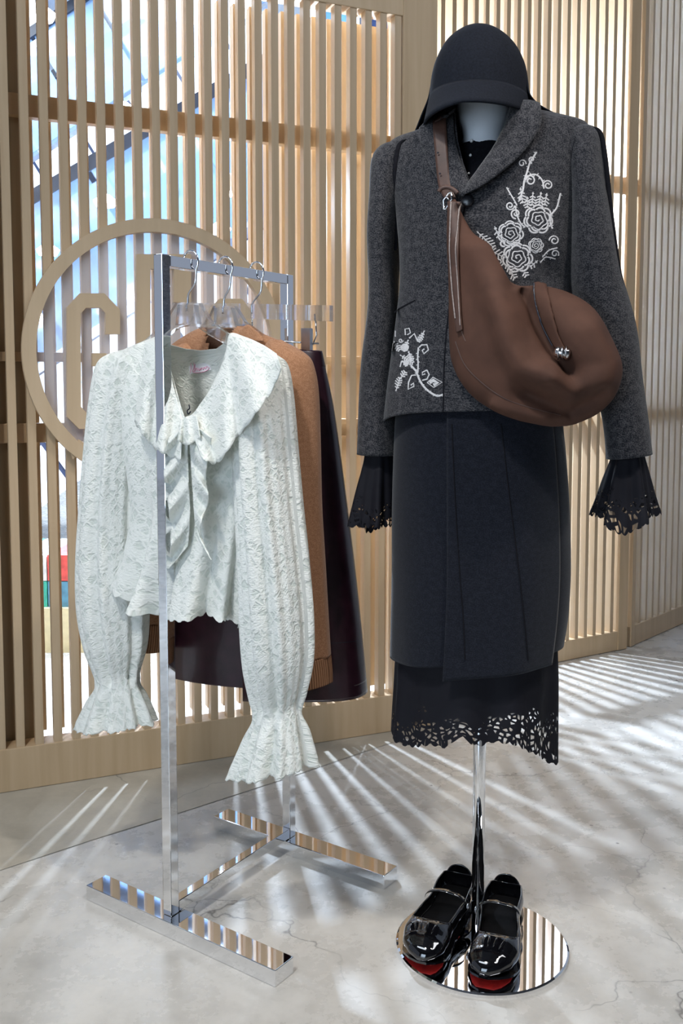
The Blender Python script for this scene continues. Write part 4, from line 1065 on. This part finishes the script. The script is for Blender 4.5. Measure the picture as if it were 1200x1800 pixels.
bod = loft('bodice', FB, [(284,589,406,586,0.012),(258,600,434,598,0.030),(222,616,466,614,0.040),(206,636,478,634,0.046),(214,690,474,690,0.058),(226,770,466,775,0.062),(236,850,458,865,0.058),(240,905,452,925,0.054),(233,975,446,1005,0.064),(226,1008,442,1076,0.074),(224,1024,440,1094,0.076)],
     M['lace'], blo, 90, 200, 2.3, pep, lambda t, th, px, py: (0.006*abs(math.sin(24*th)) if t > 0.98 else 0) + (0.014*math.sin(3*th+2.6)*max(0, (t-0.7)/0.3)), th=0.0012); clean_cut(bod, FB, VB); clean_cut(bod, FB, [(270,520),(288,596),(300,606),(325,613),(352,616),(380,613),(398,600),(420,520)], False)
def sleeve_d(ph):
    def d(t, th, px, py):
        a = 0.007*(0.6*math.sin(7*th+ph+1.0*t)+0.6*math.sin(11*th+1.7*ph+0.8*t)+0.3*math.sin(17*th-ph))
        g = math.exp(-((t-0.86)/0.025)**2)
        return a*(0.35+0.65*min(1, t*2))*(1-0.7*g)*(1.0 if t < 0.88 else 1.0+6*(t-0.88))
    return d
loft('sleeve', FB, [(236,612,246,610,0.008),(196,624,262,622,0.030),(180,645,262,650,0.046),(170,710,256,715,0.052),(161,800,246,800,0.052),(153,900,241,900,0.053),(148,990,243,990,0.055),(149,1070,247,1070,0.053),(159,1135,246,1135,0.044),(173,1180,237,1178,0.031),(176,1200,237,1196,0.029),(163,1235,248,1230,0.040),(147,1276,262,1270,0.052)],
     M['lace'], blo, 110, 110, 2.1, sleeve_d(0.4), hemscal(0.005, 21, 0.98), th=0.0012, off=0.010)
loft('sleeve', FB, [(444,612,456,612,0.008),(430,626,482,626,0.030),(426,650,492,642,0.048),(424,700,499,695,0.056),(426,800,507,790,0.058),(431,900,516,888,0.058),(436,1000,527,985,0.058),(438,1090,536,1078,0.057),(442,1170,537,1160,0.050),(449,1228,527,1218,0.034),(453,1252,522,1243,0.030),(438,1300,531,1291,0.042),(416,1358,541,1346,0.055)],
     M['lace'], blo, 110, 110, 2.1, sleeve_d(2.0), hemscal(0.005, 21, 0.98), th=0.0012, off=0.022)
sheet('collar_ruffle', FB, [(330,738),(352,712),(378,668),(396,622),(404,587),(430,592),(462,606),(486,622)], [(352,800),(372,812),(388,806),(412,772),(432,748),(456,716),(478,684),(494,646)], M['lace'], blo, 110, 20, 0.066, 0.098, 0.011, 3, 0.0012, 0.3, 4)
sheet('collar_ruffle', FB, [(322,736),(308,690),(296,640),(286,592),(270,594),(255,600)], [(318,806),(300,800),(278,790),(262,776),(244,752),(236,738)], M['lace'], blo, 90, 20, 0.062, 0.086, 0.009, 2.5, 0.0012, 1.3, 4)
sheet('jabot_ruffle', FB, [(332,738),(330,790),(332,850),(334,910),(330,960)], [(296,770),(288,830),(296,890),(300,950),(296,1000)], M['lace'], blo, 100, 16, 0.074, 0.082, 0.014, 4, 0.0012, 0.0, 2)
sheet('jabot_ruffle', FB, [(330,738),(334,790),(338,850),(342,910),(350,950)], [(372,770),(362,830),(366,880),(352,930),(372,985)], M['lace'], blo, 100, 16, 0.078, 0.088, 0.014, 4, 0.0012, 2.0, 2)
sheet('bow_knot', FB, [(318,735),(330,732),(345,728)], [(312,775),(330,782),(352,770)], M['lace'], blo, 30, 12, 0.086, 0.094, 0.006, 2, 0.002)
# neck tag on the inside of the back
def tagm(): return flat('white_satin_tag', (0.85, 0.84, 0.88), 0.4, noise=0.02)
bdv = bvh_of(bod)
TGO = lay(bdv, 350, 645, 0.0015)
TG = Frame(TGO, HANG_A)
ntag = extrude('neck_tag', TG, [(331,637),(352,632),(369,643),(371,650),(334,658)], 0.0012, tagm(), blo)
pink = flat('pink_thread', (0.72, 0.30, 0.45), 0.6, noise=0.1)
scr = [[(334,655),(336,646),(335,640),(340,637),(341,645),(338,653),(343,652)], [(343,640),(342,652),(345,647),(347,652)], [(348,647),(350,652),(352,647),(353,651),(355,646),(357,650),(359,645),(361,649),(363,644),(366,647)], [(340,655),(352,655),(364,651),(368,646)]]
ntag['label'] = 'white satin neck tag with pink script'
for P in scr: sub(tube('script_lettering', [TG.hit(x, y, 0.0012) for x, y in spline(P, 24)], 0.0006, pink, None, 6), ntag)
world_child(tube('hook_clasp', [FB.hit(x, y, 0.052) for x, y in spline([(332,711),(333,718),(329,722),(331,728),(335,723)], 14)], 0.0012, M['dark'], None, 6), blo)

# ================================================================== camel cardigan
car = thing('camel_cardigan', 'camel brown knitted cardigan hanging behind the lace blouse', 'cardigan', FC.O + Vector((0,0,FC.hit(400, 1050).z)))
loft('knit_body', FC, [(352,578,440,574,0.014),(330,590,462,588,0.022),(300,612,500,606,0.026),(285,640,520,640,0.028),(292,720,512,720,0.028),(298,850,505,860,0.028),(300,960,503,985,0.028),(300,1010,503,1045,0.028)], M['camel'], car, 60, 90, 2.3, folds(5, 9, 0.003), off=-0.006,
     cut=lambda px, py, fs: (fs > 0 and in_poly(px, py, [(350,540),(372,575),(396,640),(424,575),(440,540)])), th=0.003)
loft('sleeve', FC, [(322,606,336,604,0.008),(292,624,344,620,0.028),(276,660,334,660,0.038),(264,760,322,760,0.040),(256,880,312,880,0.040),(249,1000,302,1000,0.040),(244,1075,296,1080,0.038),(244,1090,293,1096,0.036)], M['camel'], car, 50, 50, 2.2, folds(4, 7, 0.003), th=0.003, off=0.008)
loft('rib_cuff', FC, [(244,1089,293,1095,0.0365),(245,1115,291,1120,0.035),(247,1138,289,1144,0.034)], M['camel_rib'], car, 12, 60, 2.2, th=0.003, off=0.008)
loft('sleeve', FC, [(476,598,492,598,0.008),(470,612,534,624,0.028),(474,640,546,648,0.038),(478,700,552,695,0.044),(484,800,555,792,0.044),(492,900,557,892,0.043),(500,1000,563,992,0.042),(508,1100,569,1092,0.040),(514,1165,573,1156,0.038)], M['camel'], car, 60, 50, 2.2, folds(4, 7, 0.003, 1.0), th=0.003, off=0.014)
loft('rib_cuff', FC, [(514,1164,573,1155,0.038),(516,1190,576,1180,0.037),(517,1214,577,1202,0.036)], M['camel_rib'], car, 14, 60, 2.2, th=0.003, off=0.014)
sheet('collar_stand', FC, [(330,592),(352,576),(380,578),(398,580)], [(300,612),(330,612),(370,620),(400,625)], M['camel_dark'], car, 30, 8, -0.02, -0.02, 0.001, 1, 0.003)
sheet('collar_stand', FC, [(424,578),(436,571),(446,578),(462,592)], [(400,630),(430,600),(446,600),(462,600)], M['camel'], car, 30, 8, 0.02, 0.026, 0.001, 1, 0.003)

# ================================================================== leather skirt on the clip hanger
lsk = thing('leather_skirt', 'dark burgundy leather skirt clipped to the bar hanger at the rack end', 'skirt', FS.O + Vector((0,0,FS.hit(470, 1190).z)))
lrows = [(418,608,562,618,0.020),(416,640,567,646,0.030),(402,720,580,720,0.048),(372,850,596,850,0.066),(338,980,611,980,0.080),(312,1080,622,1085,0.088),(298,1150,629,1160,0.092),(295,1172,633,1200,0.094)]
lk = loft('skirt_panel', FS, lrows, M['leather'], lsk, 60, 110, 2.3, folds(3, 5, 0.006, 0.7), th=0.003)
loft('waistband', FS, [(417,607,563,617,0.022),(416,640,568,645,0.032)], M['leather'], lsk, 8, 60, 2.3, th=0.004)
lr2 = [(a, b, c, d, e+0.007) for a, b, c, d, e in lrows]
lr2[-1] = (296, 1190, 634, 1222, 0.102)
loft('overlap_panel', FS, lr2, M['leather'], lsk, 50, 40, 2.3, folds(3, 5, 0.006, 0.7), trange=(math.radians(-60), math.radians(82)), th=0.003)
lbv = bvh_of(lk)
FSL = Frame(FS.O + FS.n*0.08, HANG_A)
ls2 = bvh_of(lk, [o for o in lsk.children if o.name.startswith('overlap_panel')][0])
strokes('hem_seam', [(spline([(560,1130),(590,1130),(615,1128),(628,1126)], 16), 2.2)], ls2, M['dark'], lsk, 0.001, FSL)
strokes('hem_seam', [(spline([(300,1160),(350,1176),(420,1184)], 16), 1.8)], ls2, M['steel'], lsk, 0.001, FSL) if False else None
